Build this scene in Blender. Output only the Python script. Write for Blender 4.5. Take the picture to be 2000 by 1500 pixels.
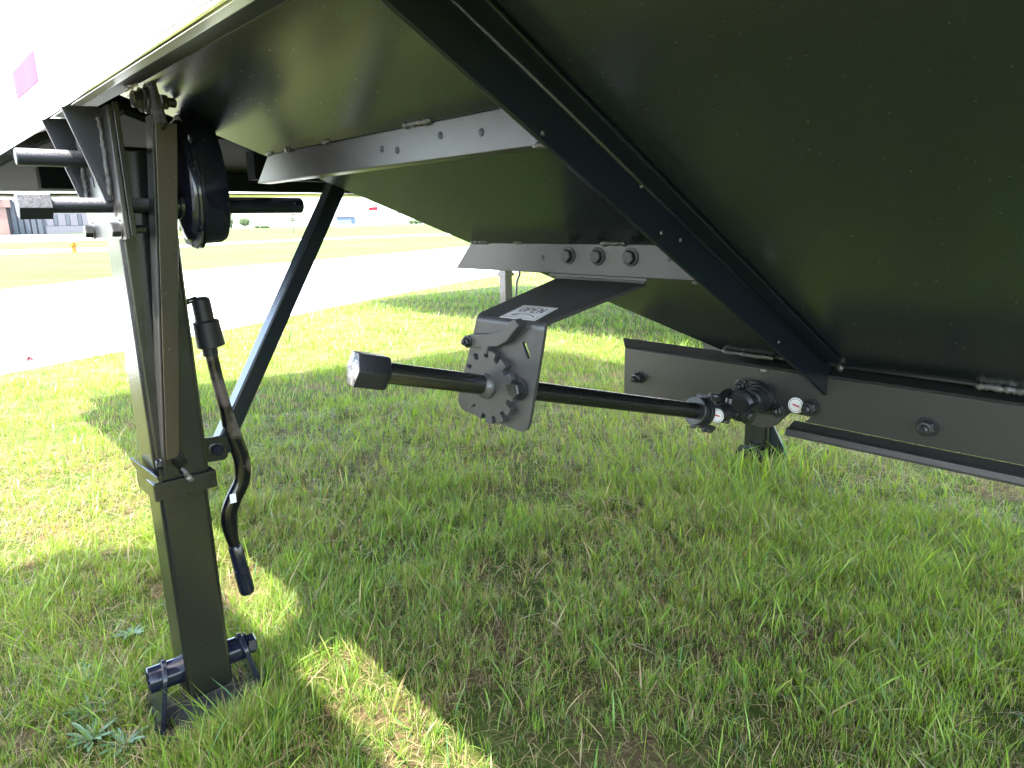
import bpy, bmesh, math, random
import numpy as np
from mathutils import Vector, Matrix, Quaternion
random.seed(7); RNG = np.random.default_rng(11)
SC = bpy.context.scene
for o in list(bpy.data.objects): bpy.data.objects.remove(o)
COL = SC.collection

# ------------------------------------------------------------------ camera
CAM_H = 1.05
F_PX = 1333.0
pitch = math.atan(316/F_PX); roll = math.radians(1.24)
fw = Vector((0, math.cos(pitch), -math.sin(pitch)))
r0 = Vector((1, 0, 0)); up0 = r0.cross(fw)
rt = r0*math.cos(roll) - up0*math.sin(roll)
up = rt.cross(fw)
cam_d = bpy.data.cameras.new('camera'); cam = bpy.data.objects.new('camera', cam_d); COL.objects.link(cam)
cam_d.sensor_width = 36.0; cam_d.lens = 36.0*F_PX/2000.0
cam_d.clip_start = 0.05; cam_d.clip_end = 3000
m3 = Matrix((rt, up, -fw)).transposed()
cam.matrix_world = Matrix.Translation((0, 0, CAM_H)) @ m3.to_4x4()
SC.camera = cam

# ------------------------------------------------------------------ light
YAW = math.radians(-42.5)
Lw = Vector((math.sin(YAW), math.cos(YAW), 0)); Tw = Vector((math.cos(YAW), -math.sin(YAW), 0))
sun_dir = (Lw*0.11 + Tw*0.375 + Vector((0, 0, -1))).normalized()
world = bpy.data.worlds.new('World'); SC.world = world; world.use_nodes = True
wn = world.node_tree.nodes; wl = world.node_tree.links
sky = wn.new('ShaderNodeTexSky'); sky.sky_type = 'NISHITA'; sky.sun_disc = False
sky.sun_elevation = math.asin(-sun_dir.z); sky.sun_rotation = math.atan2(-sun_dir.x, -sun_dir.y)
sky.air_density = 1.0; sky.dust_density = 2.2; sky.ozone_density = 1.0
wn['Background'].inputs['Strength'].default_value = 0.15
wl.new(sky.outputs[0], wn['Background'].inputs['Color'])
sun_d = bpy.data.lights.new('sun', 'SUN'); sun_d.energy = 2.0; sun_d.angle = math.radians(0.53); sun_d.color = (1.0, 0.95, 0.87)
sun = bpy.data.objects.new('sun', sun_d); COL.objects.link(sun)
sun.rotation_euler = sun_dir.to_track_quat('-Z', 'Y').to_euler(); sun.location = (0, 0, 20)
SC.view_settings.view_transform = 'Standard'; SC.view_settings.look = 'None'
SC.view_settings.exposure = 3.9; SC.view_settings.gamma = 1.0
SC.view_settings.use_curve_mapping = False
SC.cycles.max_bounces = 8; SC.cycles.diffuse_bounces = 4; SC.cycles.glossy_bounces = 4
SC.cycles.transparent_max_bounces = 8
SC.cycles.use_denoising = True

# ------------------------------------------------------------------ materials
def new_mat(name):
    m = bpy.data.materials.new(name); m.use_nodes = True
    return m, m.node_tree.nodes, m.node_tree.links, m.node_tree.nodes['Principled BSDF']
def noise(n, l, scale, detail=4, rough=0.6, coord='Object', vec_scale=None):
    tc = n.new('ShaderNodeTexCoord'); t = n.new('ShaderNodeTexNoise')
    t.inputs['Scale'].default_value = scale; t.inputs['Detail'].default_value = detail; t.inputs['Roughness'].default_value = rough
    if vec_scale:
        mp = n.new('ShaderNodeMapping'); mp.inputs['Scale'].default_value = vec_scale
        l.new(tc.outputs[coord], mp.inputs['Vector']); l.new(mp.outputs[0], t.inputs['Vector'])
    else: l.new(tc.outputs[coord], t.inputs['Vector'])
    return t
def ramp(n, l, src, stops):
    r = n.new('ShaderNodeValToRGB'); els = r.color_ramp.elements
    while len(els) < len(stops): els.new(0.5)
    for e, (p, c) in zip(els, stops):
        e.position = p; e.color = (c[0], c[1], c[2], 1) if hasattr(c, '__len__') else (c, c, c, 1)
    l.new(src, r.inputs['Fac']); return r
def paint(name, col, rough, dust=(0.2, 0.19, 0.17), dust_lo=0.62, dust_hi=0.8, dust_amt=0.25, peel=0.12, peel_scale=260, wave=0.0, spec=0.5, coat=0.0, coat_ior=1.6, speck=230):
    """gloss or semi gloss sprayed paint: orange peel relief, faint grime, pin specks of dust"""
    m, n, l, b = new_mat(name)
    g = noise(n, l, 9, 6, 0.65); gr = ramp(n, l, g.outputs['Fac'], [(dust_lo, 0), (dust_hi, 1)])
    s = noise(n, l, speck, 1, 0.4); sr = ramp(n, l, s.outputs['Fac'], [(0.755, 0), (0.785, 1)])
    mx = n.new('ShaderNodeMath'); mx.operation = 'MULTIPLY'; mx.inputs[1].default_value = dust_amt
    l.new(gr.outputs[0], mx.inputs[0])
    m2 = n.new('ShaderNodeMath'); m2.operation = 'MULTIPLY_ADD'; m2.inputs[1].default_value = 0.22; m2.use_clamp = True
    l.new(sr.outputs[0], m2.inputs[0]); l.new(mx.outputs[0], m2.inputs[2])
    mc = n.new('ShaderNodeMix'); mc.data_type = 'RGBA'
    mc.inputs['A'].default_value = (*col, 1); mc.inputs['B'].default_value = (*dust, 1)
    l.new(m2.outputs[0], mc.inputs['Factor']); l.new(mc.outputs['Result'], b.inputs['Base Color'])
    r = n.new('ShaderNodeMapRange'); r.inputs['To Min'].default_value = rough; r.inputs['To Max'].default_value = min(1, rough+0.3)
    l.new(m2.outputs[0], r.inputs['Value']); l.new(r.outputs[0], b.inputs['Roughness'])
    b.inputs['Specular IOR Level'].default_value = spec
    b.inputs['Coat Weight'].default_value = coat; b.inputs['Coat Roughness'].default_value = rough*0.9; b.inputs['Coat IOR'].default_value = coat_ior
    p = noise(n, l, peel_scale, 2, 0.5)
    bm_ = n.new('ShaderNodeBump'); bm_.inputs['Strength'].default_value = peel; bm_.inputs['Distance'].default_value = 0.001
    l.new(p.outputs['Fac'], bm_.inputs['Height'])
    if wave:
        w = noise(n, l, 2.6, 2, 0.4); b2 = n.new('ShaderNodeBump'); b2.inputs['Strength'].default_value = wave; b2.inputs['Distance'].default_value = 0.01
        l.new(w.outputs['Fac'], b2.inputs['Height']); l.new(b2.outputs[0], bm_.inputs['Normal'])
    l.new(bm_.outputs[0], b.inputs['Normal'])
    return m
M = {}
M['sheet'] = paint('black_sheet_paint', (0.008, 0.013, 0.017), 0.23, peel=0.10, dust_amt=0.02, wave=0.2, spec=0.8, coat=0.6, coat_ior=1.6)
M['rib'] = paint('sky_tinted_rib_paint', (0.005, 0.0085, 0.014), 0.30, dust_amt=0.04, spec=0.5, coat=0.0)  # blue of the reflected sky is mixed into this black
M['leg'] = paint('black_leg_paint', (0.008, 0.008, 0.009), 0.22, peel=0.3, dust_amt=0.09, spec=0.9)
M['strap'] = paint('strap_paint_straw_reflection', (0.034, 0.027, 0.020), 0.26, peel=0.2, dust_amt=0.12, spec=0.9, wave=0.2)  # brown of reflected straw is put into this base colour
M['satin'] = paint('satin_grey_black_paint', (0.024, 0.023, 0.022), 0.34, peel=0.2, dust_amt=0.12, spec=0.7)
M['bracket'] = paint('satin_bracket_paint', (0.042, 0.041, 0.043), 0.40, peel=0.25, dust_amt=0.10, spec=0.7)
M['rough'] = paint('dusty_black_paint', (0.025, 0.025, 0.028), 0.5, peel=0.5, peel_scale=380, dust_amt=0.35, dust_lo=0.45)
M['flange'] = paint('dusty_flange_paint', (0.010, 0.009, 0.009), 0.55, peel=0.5, spec=0.3, dust_amt=0.3, dust_lo=0.5, dust_hi=0.85)
M['casting'] = paint('cast_iron_paint', (0.014, 0.015, 0.017), 0.38, peel=0.45, peel_scale=200, dust_amt=0.14)
M['matte'] = paint('matt_undercoat', (0.010, 0.011, 0.014), 0.9, dust_amt=0.1, spec=0.05)
M['dull'] = paint('dull_black_paint', (0.018, 0.018, 0.017), 0.75, dust_amt=0.15, spec=0.15)
M['gear'] = paint('gloss_gearbox_paint', (0.008, 0.010, 0.020), 0.15, peel=0.06, dust_amt=0.03)
M['weld'] = paint('painted_weld', (0.05, 0.05, 0.048), 0.3, peel=0.8, peel_scale=300, dust_amt=0.4, dust_lo=0.4)
M['white'] = paint('white_body_paint', (0.8, 0.8, 0.79), 0.22, dust=(0.5, 0.48, 0.42), dust_amt=0.08, peel=0.03)
M['rubber'] = paint('black_rubber', (0.013, 0.012, 0.012), 0.55, dust_amt=0.1)
def sun_dusty(name, col, rough):  # upward faces lighter: settled dust plus sunlight put into the colour
    m, n, l, b = new_mat(name)
    ge = n.new('ShaderNodeNewGeometry'); sx = n.new('ShaderNodeSeparateXYZ'); l.new(ge.outputs['Normal'], sx.inputs[0])
    g = noise(n, l, 330, 3, 0.7); g2 = noise(n, l, 30, 4, 0.6)
    a = n.new('ShaderNodeMapRange'); a.inputs['From Min'].default_value = 0.05; a.inputs['From Max'].default_value = 0.75; l.new(sx.outputs['Z'], a.inputs['Value'])
    q = n.new('ShaderNodeMath'); q.operation = 'MULTIPLY'; r1 = ramp(n, l, g.outputs['Fac'], [(0.35, 0.15), (0.62, 1)]); l.new(a.outputs[0], q.inputs[0]); l.new(r1.outputs[0], q.inputs[1])
    q2 = n.new('ShaderNodeMath'); q2.operation = 'MULTIPLY'; r2 = ramp(n, l, g2.outputs['Fac'], [(0.3, 0.6), (0.6, 1)]); l.new(q.outputs[0], q2.inputs[0]); l.new(r2.outputs[0], q2.inputs[1])
    mc = n.new('ShaderNodeMix'); mc.data_type = 'RGBA'; mc.inputs['A'].default_value = (*col, 1); mc.inputs['B'].default_value = (0.24, 0.235, 0.235, 1)
    l.new(q2.outputs[0], mc.inputs['Factor']); l.new(mc.outputs['Result'], b.inputs['Base Color'])
    b.inputs['Roughness'].default_value = rough
    bm_ = n.new('ShaderNodeBump'); bm_.inputs['Strength'].default_value = 0.5; bm_.inputs['Distance'].default_value = 0.001
    l.new(g.outputs['Fac'], bm_.inputs['Height']); l.new(bm_.outputs[0], b.inputs['Normal'])
    return m
M['rough'] = sun_dusty('sunlit_dust_top_paint', (0.012, 0.013, 0.018), 0.45)
def metal(name, col, rough, scale=(1, 1, 1)):
    m, n, l, b = new_mat(name)
    b.inputs['Metallic'].default_value = 1
    g = noise(n, l, 14, 5, 0.6, vec_scale=scale)
    cr = ramp(n, l, g.outputs['Fac'], [(0.3, [c*0.8 for c in col]), (0.7, col)]); l.new(cr.outputs[0], b.inputs['Base Color'])
    r = n.new('ShaderNodeMapRange'); r.inputs['To Min'].default_value = rough*0.8; r.inputs['To Max'].default_value = rough*1.3
    l.new(g.outputs['Fac'], r.inputs['Value']); l.new(r.outputs[0], b.inputs['Roughness'])
    return m
M['alu'] = metal('polished_aluminium', (0.86, 0.85, 0.83), 0.16)
M['worn'] = metal('worn_bare_steel', (0.42, 0.39, 0.37), 0.34)
# crank handle: glossy black tube with the paint rubbed to a brownish primer in patches
m, n, l, b = new_mat('scuffed_gloss_black'); M['scuff'] = m
g = noise(n, l, 8, 3, 0.5); gr = ramp(n, l, g.outputs['Fac'], [(0.52, 0), (0.60, 1)])
mc = n.new('ShaderNodeMix'); mc.data_type = 'RGBA'; mc.inputs['A'].default_value = (0.006, 0.006, 0.007, 1); mc.inputs['B'].default_value = (0.10, 0.075, 0.068, 1)
l.new(gr.outputs[0], mc.inputs['Factor']); l.new(mc.outputs['Result'], b.inputs['Base Color'])
rr = n.new('ShaderNodeMapRange'); rr.inputs['To Min'].default_value = 0.10; rr.inputs['To Max'].default_value = 0.42
l.new(gr.outputs[0], rr.inputs['Value']); l.new(rr.outputs[0], b.inputs['Roughness'])
# hex end with the paint worn off the face
m, n, l, b = new_mat('hex_face_worn_steel'); M['hexface'] = m
g = noise(n, l, 60, 6, 0.7); gr = ramp(n, l, g.outputs['Fac'], [(0.38, (0.05, 0.045, 0.045)), (0.5, (0.28, 0.25, 0.24)), (0.66, (0.62, 0.56, 0.54))])
l.new(gr.outputs[0], b.inputs['Base Color']); b.inputs['Metallic'].default_value = 0.75; b.inputs['Roughness'].default_value = 0.38
bp = n.new('ShaderNodeBump'); bp.inputs['Strength'].default_value = 0.5; bp.inputs['Distance'].default_value = 0.002
l.new(g.outputs['Fac'], bp.inputs['Height']); l.new(bp.outputs[0], b.inputs['Normal'])
def plain(name, col, rough=0.5, metallic=0.0, var=0.12, scale=12):
    m, n, l, b = new_mat(name)
    g = noise(n, l, scale, 5, 0.6)
    cr = ramp(n, l, g.outputs['Fac'], [(0.3, [c*(1-var) for c in col]), (0.7, [min(1, c*(1+var)) for c in col])])
    l.new(cr.outputs[0], b.inputs['Base Color']); b.inputs['Roughness'].default_value = rough; b.inputs['Metallic'].default_value = metallic
    return m
M['label'] = plain('white_label_vinyl', (0.80, 0.79, 0.78), 0.4, var=0.03)
M['label_w'] = plain('white_disc_vinyl', (0.72, 0.71, 0.70), 0.4, var=0.02)
M['ink'] = plain('black_ink', (0.02, 0.02, 0.025), 0.5)
M['ink_red'] = plain('red_ink', (0.45, 0.01, 0.03), 0.5)
M['tape_red'] = plain('red_reflective_tape', (0.36, 0.075, 0.15), 0.9)
M['tape_red'].node_tree.nodes['Principled BSDF'].inputs['Specular IOR Level'].default_value = 0.2
M['tape_deep'] = plain('deep_red_reflective_tape', (0.50, 0.006, 0.012), 0.9); M['tape_deep'].node_tree.nodes['Principled BSDF'].inputs['Specular IOR Level'].default_value = 0.1
M['conc'] = None

def g_h(d):
    t = min(max((d-50)/90, 0), 1); return .7*t*t*(3-2*t)

# concrete
def concrete(name, col):
    m, n, l, b = new_mat(name)
    g = noise(n, l, 3, 8, 0.7); g2 = noise(n, l, 60, 3, 0.6)
    cr = ramp(n, l, g.outputs['Fac'], [(0.3, [c*0.85 for c in col]), (0.7, col)])
    mx = n.new('ShaderNodeMix'); mx.data_type = 'RGBA'; mx.blend_type = 'MULTIPLY'; mx.inputs['Factor'].default_value = 0.25
    l.new(cr.outputs[0], mx.inputs['A']); l.new(g2.outputs['Fac'], mx.inputs['B']); l.new(mx.outputs['Result'], b.inputs['Base Color'])
    b.inputs['Roughness'].default_value = 0.85
    return m
M['conc'] = concrete('concrete_paving', (0.62, 0.60, 0.57))

# soil and thatch under the grass
m, n, l, b = new_mat('lawn_soil_and_thatch'); M['soil'] = m
a = noise(n, l, 5.5, 8, 0.72); f = noise(n, l, 70, 6, 0.75); big = noise(n, l, 1.1, 5, 0.6)
c1 = ramp(n, l, a.outputs['Fac'], [(0.30, (0.105, 0.078, 0.048)), (0.43, (0.155, 0.125, 0.066)), (0.52, (0.08, 0.115, 0.028)), (0.75, (0.09, 0.15, 0.03))])
c2 = ramp(n, l, f.outputs['Fac'], [(0.3, (0.35, 0.33, 0.3)), (0.7, (1.5, 1.4, 1.25))])
mx = n.new('ShaderNodeMix'); mx.data_type = 'RGBA'; mx.blend_type = 'MULTIPLY'; mx.inputs['Factor'].default_value = 1
l.new(c1.outputs[0], mx.inputs['A']); l.new(c2.outputs[0], mx.inputs['B']); l.new(mx.outputs['Result'], b.inputs['Base Color'])
b.inputs['Roughness'].default_value = 1; b.inputs['Specular IOR Level'].default_value = 0.1
bp = n.new('ShaderNodeBump'); bp.inputs['Strength'].default_value = 1; bp.inputs['Distance'].default_value = 0.02
l.new(f.outputs['Fac'], bp.inputs['Height']); l.new(bp.outputs[0], b.inputs['Normal'])
# far mown lawn
m, n, l, b = new_mat('far_mown_lawn'); M['lawn'] = m
a = noise(n, l, 0.9, 9, 0.7, vec_scale=(0.35, 1.6, 1)); f = noise(n, l, 16, 6, 0.8); big = noise(n, l, 0.12, 4, 0.6, vec_scale=(0.4, 1.5, 1))
c1 = ramp(n, l, a.outputs['Fac'], [(0.32, (0.038, 0.066, 0.012)), (0.5, (0.060, 0.088, 0.019)), (0.68, (0.095, 0.108, 0.038))])
c2 = ramp(n, l, f.outputs['Fac'], [(0.3, (0.45, 0.45, 0.42)), (0.7, (1.35, 1.35, 1.3))])
c3 = ramp(n, l, big.outputs['Fac'], [(0.35, (0.85, 0.95, 0.8)), (0.65, (1.15, 1.1, 1.2))])
mx = n.new('ShaderNodeMix'); mx.data_type = 'RGBA'; mx.blend_type = 'MULTIPLY'; mx.inputs['Factor'].default_value = 1
l.new(c1.outputs[0], mx.inputs['A']); l.new(c2.outputs[0], mx.inputs['B'])
mx2 = n.new('ShaderNodeMix'); mx2.data_type = 'RGBA'; mx2.blend_type = 'MULTIPLY'; mx2.inputs['Factor'].default_value = 1
l.new(mx.outputs['Result'], mx2.inputs['A']); l.new(c3.outputs[0], mx2.inputs['B']); l.new(mx2.outputs['Result'], b.inputs['Base Color'])
b.inputs['Roughness'].default_value = 1; b.inputs['Specular IOR Level'].default_value = 0.1
# grass blades, colour per blade
m, n, l, b = new_mat('grass_blade'); M['grass'] = m
at = n.new('ShaderNodeAttribute'); at.attribute_name = 'blade_color'
l.new(at.outputs['Color'], b.inputs['Base Color']); b.inputs['Roughness'].default_value = 0.42; b.inputs['Specular IOR Level'].default_value = 0.45
tr = n.new('ShaderNodeBsdfTranslucent'); hs = n.new('ShaderNodeMix'); hs.data_type = 'RGBA'; hs.blend_type = 'MULTIPLY'; hs.inputs['Factor'].default_value = 1
hs.inputs['B'].default_value = (1.5, 1.45, 0.7, 1); l.new(at.outputs['Color'], hs.inputs['A']); l.new(hs.outputs['Result'], tr.inputs['Color'])
ms = n.new('ShaderNodeMixShader'); ms.inputs[0].default_value = 0.42
l.new(b.outputs[0], ms.inputs[1]); l.new(tr.outputs[0], ms.inputs[2]); l.new(ms.outputs[0], n['Material Output'].inputs['Surface'])

# ------------------------------------------------------------------ object helpers
def tag(o, label=None, cat=None, group=None, kind=None):
    if label: o['label'] = label
    if cat: o['category'] = cat
    if group: o['group'] = group
    if kind: o['kind'] = kind
    return o
def empty(name, loc=(0, 0, 0), rz=0.0):
    o = bpy.data.objects.new(name, None); COL.objects.link(o); o.location = loc; o.rotation_euler = (0, 0, rz)
    o.empty_display_size = 0.2; return o
def mesh(name, vs, fs, mat, parent=None, smooth=False, bevel=0, bseg=2, auto=None):
    me = bpy.data.meshes.new(name); me.from_pydata([tuple(v) for v in vs], [], fs); 
    b = bmesh.new(); b.from_mesh(me); bmesh.ops.recalc_face_normals(b, faces=b.faces); b.to_mesh(me); b.free()
    if mat: me.materials.append(mat)
    o = bpy.data.objects.new(name, me); COL.objects.link(o)
    if parent is not None: o.parent = parent
    if smooth:
        for p in me.polygons: p.use_smooth = True
        if smooth == 'auto':
            me.set_sharp_from_angle(angle=math.radians(35))
    if bevel:
        md = o.modifiers.new('bevel', 'BEVEL'); md.width = bevel; md.segments = bseg; md.limit_method = 'ANGLE'; md.angle_limit = math.radians(35)
        for p in me.polygons: p.use_smooth = True
        md.harden_normals = True
    return o
class G:
    """collects pieces of geometry that become ONE mesh object"""
    def __init__(s): s.v = []; s.f = []
    def add(s, vs, fs):
        k = len(s.v); s.v += [tuple(v) for v in vs]; s.f += [tuple(i+k for i in f) for f in fs]; return s
    def box(s, a, b):
        (x0, y0, z0), (x1, y1, z1) = a, b
        return s.add([(x0,y0,z0),(x1,y0,z0),(x1,y1,z0),(x0,y1,z0),(x0,y0,z1),(x1,y0,z1),(x1,y1,z1),(x0,y1,z1)],
                     [(0,1,2,3),(4,5,6,7),(0,1,5,4),(1,2,6,5),(2,3,7,6),(3,0,4,7)])
    def plate(s, pts, off):
        """polygon pts pushed along off to a closed plate"""
        n_ = len(pts); off = Vector(off); p = [Vector(q) for q in pts]; q = [a+off for a in p]
        return s.add(p+q, [tuple(range(n_)), tuple(range(2*n_-1, n_-1, -1))] + [(i, (i+1) % n_, n_+(i+1) % n_, n_+i) for i in range(n_)])
    def lathe(s, p0, p1, prof, n=24, cap=True):
        """prof: (t along p0-p1 in metres, radius)"""
        p0 = Vector(p0); p1 = Vector(p1); ax = (p1-p0).normalized()
        u = ax.orthogonal().normalized(); w = ax.cross(u)
        vs = []; fs = []
        for t, r in prof:
            for i in range(n):
                a = 2*math.pi*(i+0.5)/n; vs.append(p0+ax*t+(u*math.cos(a)+w*math.sin(a))*r)
        for k in range(len(prof)-1):
            for i in range(n): fs.append((k*n+i, k*n+(i+1) % n, (k+1)*n+(i+1) % n, (k+1)*n+i))
        if cap: fs.append(tuple(range(n))); fs.append(tuple(range(len(prof)*n-1, (len(prof)-1)*n-1, -1)))
        return s.add(vs, fs)
    def rod(s, p0, p1, r, n=24):
        L_ = (Vector(p1)-Vector(p0)).length; c = min(r*0.12, L_*0.2)
        return s.lathe(p0, p1, [(0, r-c), (c, r), (L_-c, r), (L_, r-c)], n)
    def path(s, pts, rad, n=14, squash=None, up_=Vector((0, 1, 0))):
        """swept tube; rad list; squash list (factor of width across up_)"""
        pts = [Vector(p) for p in pts]; vs = []; fs = []
        for i, p in enumerate(pts):
            d = (pts[min(i+1, len(pts)-1)]-pts[max(i-1, 0)]).normalized()
            a = d.cross(up_).normalized(); b_ = a.cross(d).normalized()
            r = rad[i] if hasattr(rad, '__len__') else rad; q = squash[i] if squash else 1
            for k in range(n):
                t = 2*math.pi*k/n; vs.append(p+a*math.cos(t)*r*q+b_*math.sin(t)*r/q)
        for i in range(len(pts)-1):
            for k in range(n): fs.append((i*n+k, i*n+(k+1) % n, (i+1)*n+(k+1) % n, (i+1)*n+k))
        fs.append(tuple(range(n))); fs.append(tuple(range(len(pts)*n-1, (len(pts)-1)*n-1, -1)))
        return s.add(vs, fs)
    def hexhead(s, p, ax, r, h):
        return s.lathe(p, Vector(p)+Vector(ax)*h, [(0, r), (h*0.85, r), (h, r*0.88)], 6)
    def make(s, name, mat, parent=None, **k): return mesh(name, s.v, s.f, mat, parent, **k)
def V(L, T, z): return Vector((T, L, z))      # trailer coordinates -> local axes of a trailer empty
AT, AL, AZ = Vector((1, 0, 0)), Vector((0, 1, 0)), Vector((0, 0, 1))
def smooth_path(pts, sub=6):
    pts = [Vector(p) for p in pts]; out = []
    P = [pts[0]*2-pts[1]]+pts+[pts[-1]*2-pts[-2]]
    for i in range(1, len(P)-2):
        for k in range(sub):
            t = k/sub
            out.append(0.5*((2*P[i])+(P[i+1]-P[i-1])*t+(2*P[i-1]-5*P[i]+4*P[i+1]-P[i+2])*t*t+(3*P[i]-P[i-1]-3*P[i+1]+P[i+2])*t**3))
    out.append(pts[-1]); return out
def hex_bolt(parent, p, ax, r=0.010, h=0.007, mat=None, washer=True, stud=0.0, name='bolt'):
    g = G(); p = Vector(p); ax = Vector(ax).normalized()
    if washer: g.lathe(p, p+ax, [(0, r*1.35), (0.0018, r*1.35), (0.0022, r*1.25)], 20); p = p+ax*0.0022
    g.hexhead(p, ax, r, h)
    if stud: g.lathe(p+ax*h, p+ax*(h+stud), [(0, r*0.56), (stud*0.75, r*0.56), (stud, r*0.35)], 14)
    return g.make(name, mat or M['casting'], parent, smooth='auto')
def weld(parent, a, b, r=0.004, lump=0.5, out=Vector((0, 0, 0))):
    a = Vector(a); b = Vector(b); n_ = max(5, int((b-a).length/0.004)); pts = []; rad = []
    for i in range(n_+1):
        t = i/n_; pts.append(a.lerp(b, t)+Vector((random.uniform(-1, 1), random.uniform(-1, 1), random.uniform(-1, 1)))*r*0.25*lump)
        rad.append(r*(0.7+lump*random.uniform(0, 0.8))*(0.5 if i in (0, n_) else 1))
    d = (b-a).normalized()
    return G().path(pts, rad, 8, up_=d.orthogonal()).make('weld_bead', M['weld'], parent, smooth=True)

LEGW = Vector((-0.70, 1.33, 0.0)); RZ = math.radians(42.5)
def tw(L, T, z=0): return LEGW + Lw*L + Tw*T + Vector((0, 0, z))
SL = 0.538; Z0 = 1.295                       # side slope sheet: z = Z0 - SL*T
sn = Vector((-SL, 0, -1)).normalized()       # its outward (down, toward near side) normal in local axes
def sh(L, T, d=0.0): return V(L, T, Z0-SL*T) + sn*d
TC = 1.17                                    # trailer centre line

# =================================================================== THE SETTING
# near ground sheet (soil under the grass), reaches the horizon
def ground_grid(name, mat, rings, z_off=0.0, nseg=96):
    vs = []; fs = []
    for d in rings:
        for k in range(nseg):
            a = 2*math.pi*k/nseg; vs.append((d*math.sin(a), d*math.cos(a), g_h(d)+z_off-(0.0 if d < 300 else 0)))
    c = len(vs); vs.append((0, 0, z_off))
    for k in range(nseg): fs.append((c, k, (k+1) % nseg))
    for i in range(len(rings)-1):
        for k in range(nseg): fs.append((i*nseg+k, (i+1)*nseg+k, (i+1)*nseg+(k+1) % nseg, i*nseg+(k+1) % nseg))
    o = mesh(name, vs, fs, mat, smooth=True); tag(o, kind='structure'); return o
ground_grid('ground', M['lawn'], [4, 10, 20, 35, 50, 58, 66, 74, 82, 90, 100, 110, 120, 130, 140, 170, 300, 700, 1800], -0.004)
def strip(name, near, far, mat, dz, kind='structure'):
    """a ribbon of ground between two edge lines given as world xy lists"""
    n_ = 40
    def res(pl):
        pl = [Vector(p) for p in pl]; d = [0]
        for a, b in zip(pl, pl[1:]): d.append(d[-1]+(b-a).length)
        out = []
        for i in range(n_+1):
            t = d[-1]*i/n_
            for k in range(len(pl)-1):
                if t <= d[k+1]+1e-6: out.append(pl[k].lerp(pl[k+1], (t-d[k])/(d[k+1]-d[k]))); break
        return out
    A = res(near); B = res(far); vs = []; fs = []; mrows = 6
    for i in range(n_+1):
        for j in range(mrows+1):
            p = A[i].lerp(B[i], j/mrows); vs.append((p.x, p.y, g_h(p.length)+dz))
    for i in range(n_):
        for j in range(mrows): q = i*(mrows+1)+j; fs.append((q, q+1, q+mrows+2, q+mrows+1))
    o = mesh(name, vs, fs, mat, smooth=True); tag(o, kind=kind); return o
# thatchy verge the trailers stand on: everything this side of the concrete drive
drive_near = [(-16, -8), (-8, 0), (-5.0, 3.2), (-4.29, 4.26), (-3.87, 5.06), (-3.51, 5.9), (-3.05, 7.1), (-2.72, 8.0), (-2.14, 9.65), (-1.28, 11.81), (-0.26, 13.92), (1.32, 16.92), (8.02, 27), (20, 45)]
drive_far = [(-40, -12), (-22, 0), (-12.5, 7.5), (-10.15, 10.48), (-9.67, 13.06), (-9.27, 16.02), (-8.39, 18.14), (-6.14, 21.9), (-4.3, 26.5), (-2.1, 31.96), (8.65, 55), (20, 75)]
strip('lawn_verge', drive_near, [(-14, -12), (-6, -10), (2, -10), (8, -9), (12, -8), (16, -6), (20, -2), (24, 2), (28, 8), (32, 14), (36, 20), (40, 26), (44, 30), (50, 40)], M['soil'], 0.0)
strip('concrete_drive', drive_near, drive_far, M['conc'], 0.004)
strip('street', [(-60, 18), (-40, 28), (-26.85, 33.5), (-22.2, 37.6), (-20.5, 40.5), (-19.4, 44), (-17.5, 50), (-15.4, 54.81), (-11.8, 58.56), (-6.79, 62), (-2.19, 65), (10, 72), (30, 80)],
      [(-70, 22), (-48, 34), (-33.78, 43.3), (-26.5, 45.0), (-23.8, 48.0), (-22.3, 51), (-20.2, 56.2), (-17.3, 59.5), (-13.3, 64.2), (-7.47, 69.0), (-2.41, 73), (10, 80), (30, 88)], M['conc'], 0.006)
strip('parking_lot', [(-110, 40), (-70, 55), (-50, 63), (-40.5, 70), (-34, 76)], [(-160, 120), (-104, 118), (-80, 112), (-66, 104), (-56, 98)], M['conc'], 0.006)

# =================================================================== OUR TRAILER
TR = empty('hopper_trailer', LEGW, RZ)
tag(TR, 'near grain trailer seen from below, black hopper and landing leg, white side at upper left', 'trailer')
FT = 2*TC + 0.16          # far outer side
# --- white body (walls, nose, added sun cover)
LB, LF, LG_, ZB, ZT = -8.0, 3.02, 2.62, 1.252, 2.9; TO = -0.115
G().box(V(LB, TO, ZB), V(LF, TO+0.035, ZT)).make('side_wall', M['white'], TR, bevel=0.006)
G().box(V(LB, FT-0.04, ZB), V(LG_, FT, ZT)).make('side_wall', M['white'], TR, bevel=0.006)
G().plate([V(LF-0.04, -0.075, 1.30), V(LG_-0.04, FT-0.045, 1.30), V(LG_-0.04, FT-0.045, ZT), V(LF-0.04, -0.075, ZT)], (0, 0.04, 0)).make('nose_wall', M['white'], TR, bevel=0.006)
G().box(V(LB, -0.075, 1.6), V(LB+0.04, FT-0.045, ZT)).make('rear_wall', M['white'], TR)
G().plate([V(LB, TO, ZT+0.002), V(LF, TO, ZT+0.002), V(LG_, FT, ZT+0.002), V(LB, FT, ZT+0.002)], (0, 0, 0.03)).make('sun_cover_tarp', M['white'], TR)  # unseen cover added to keep sun out of the body
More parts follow.
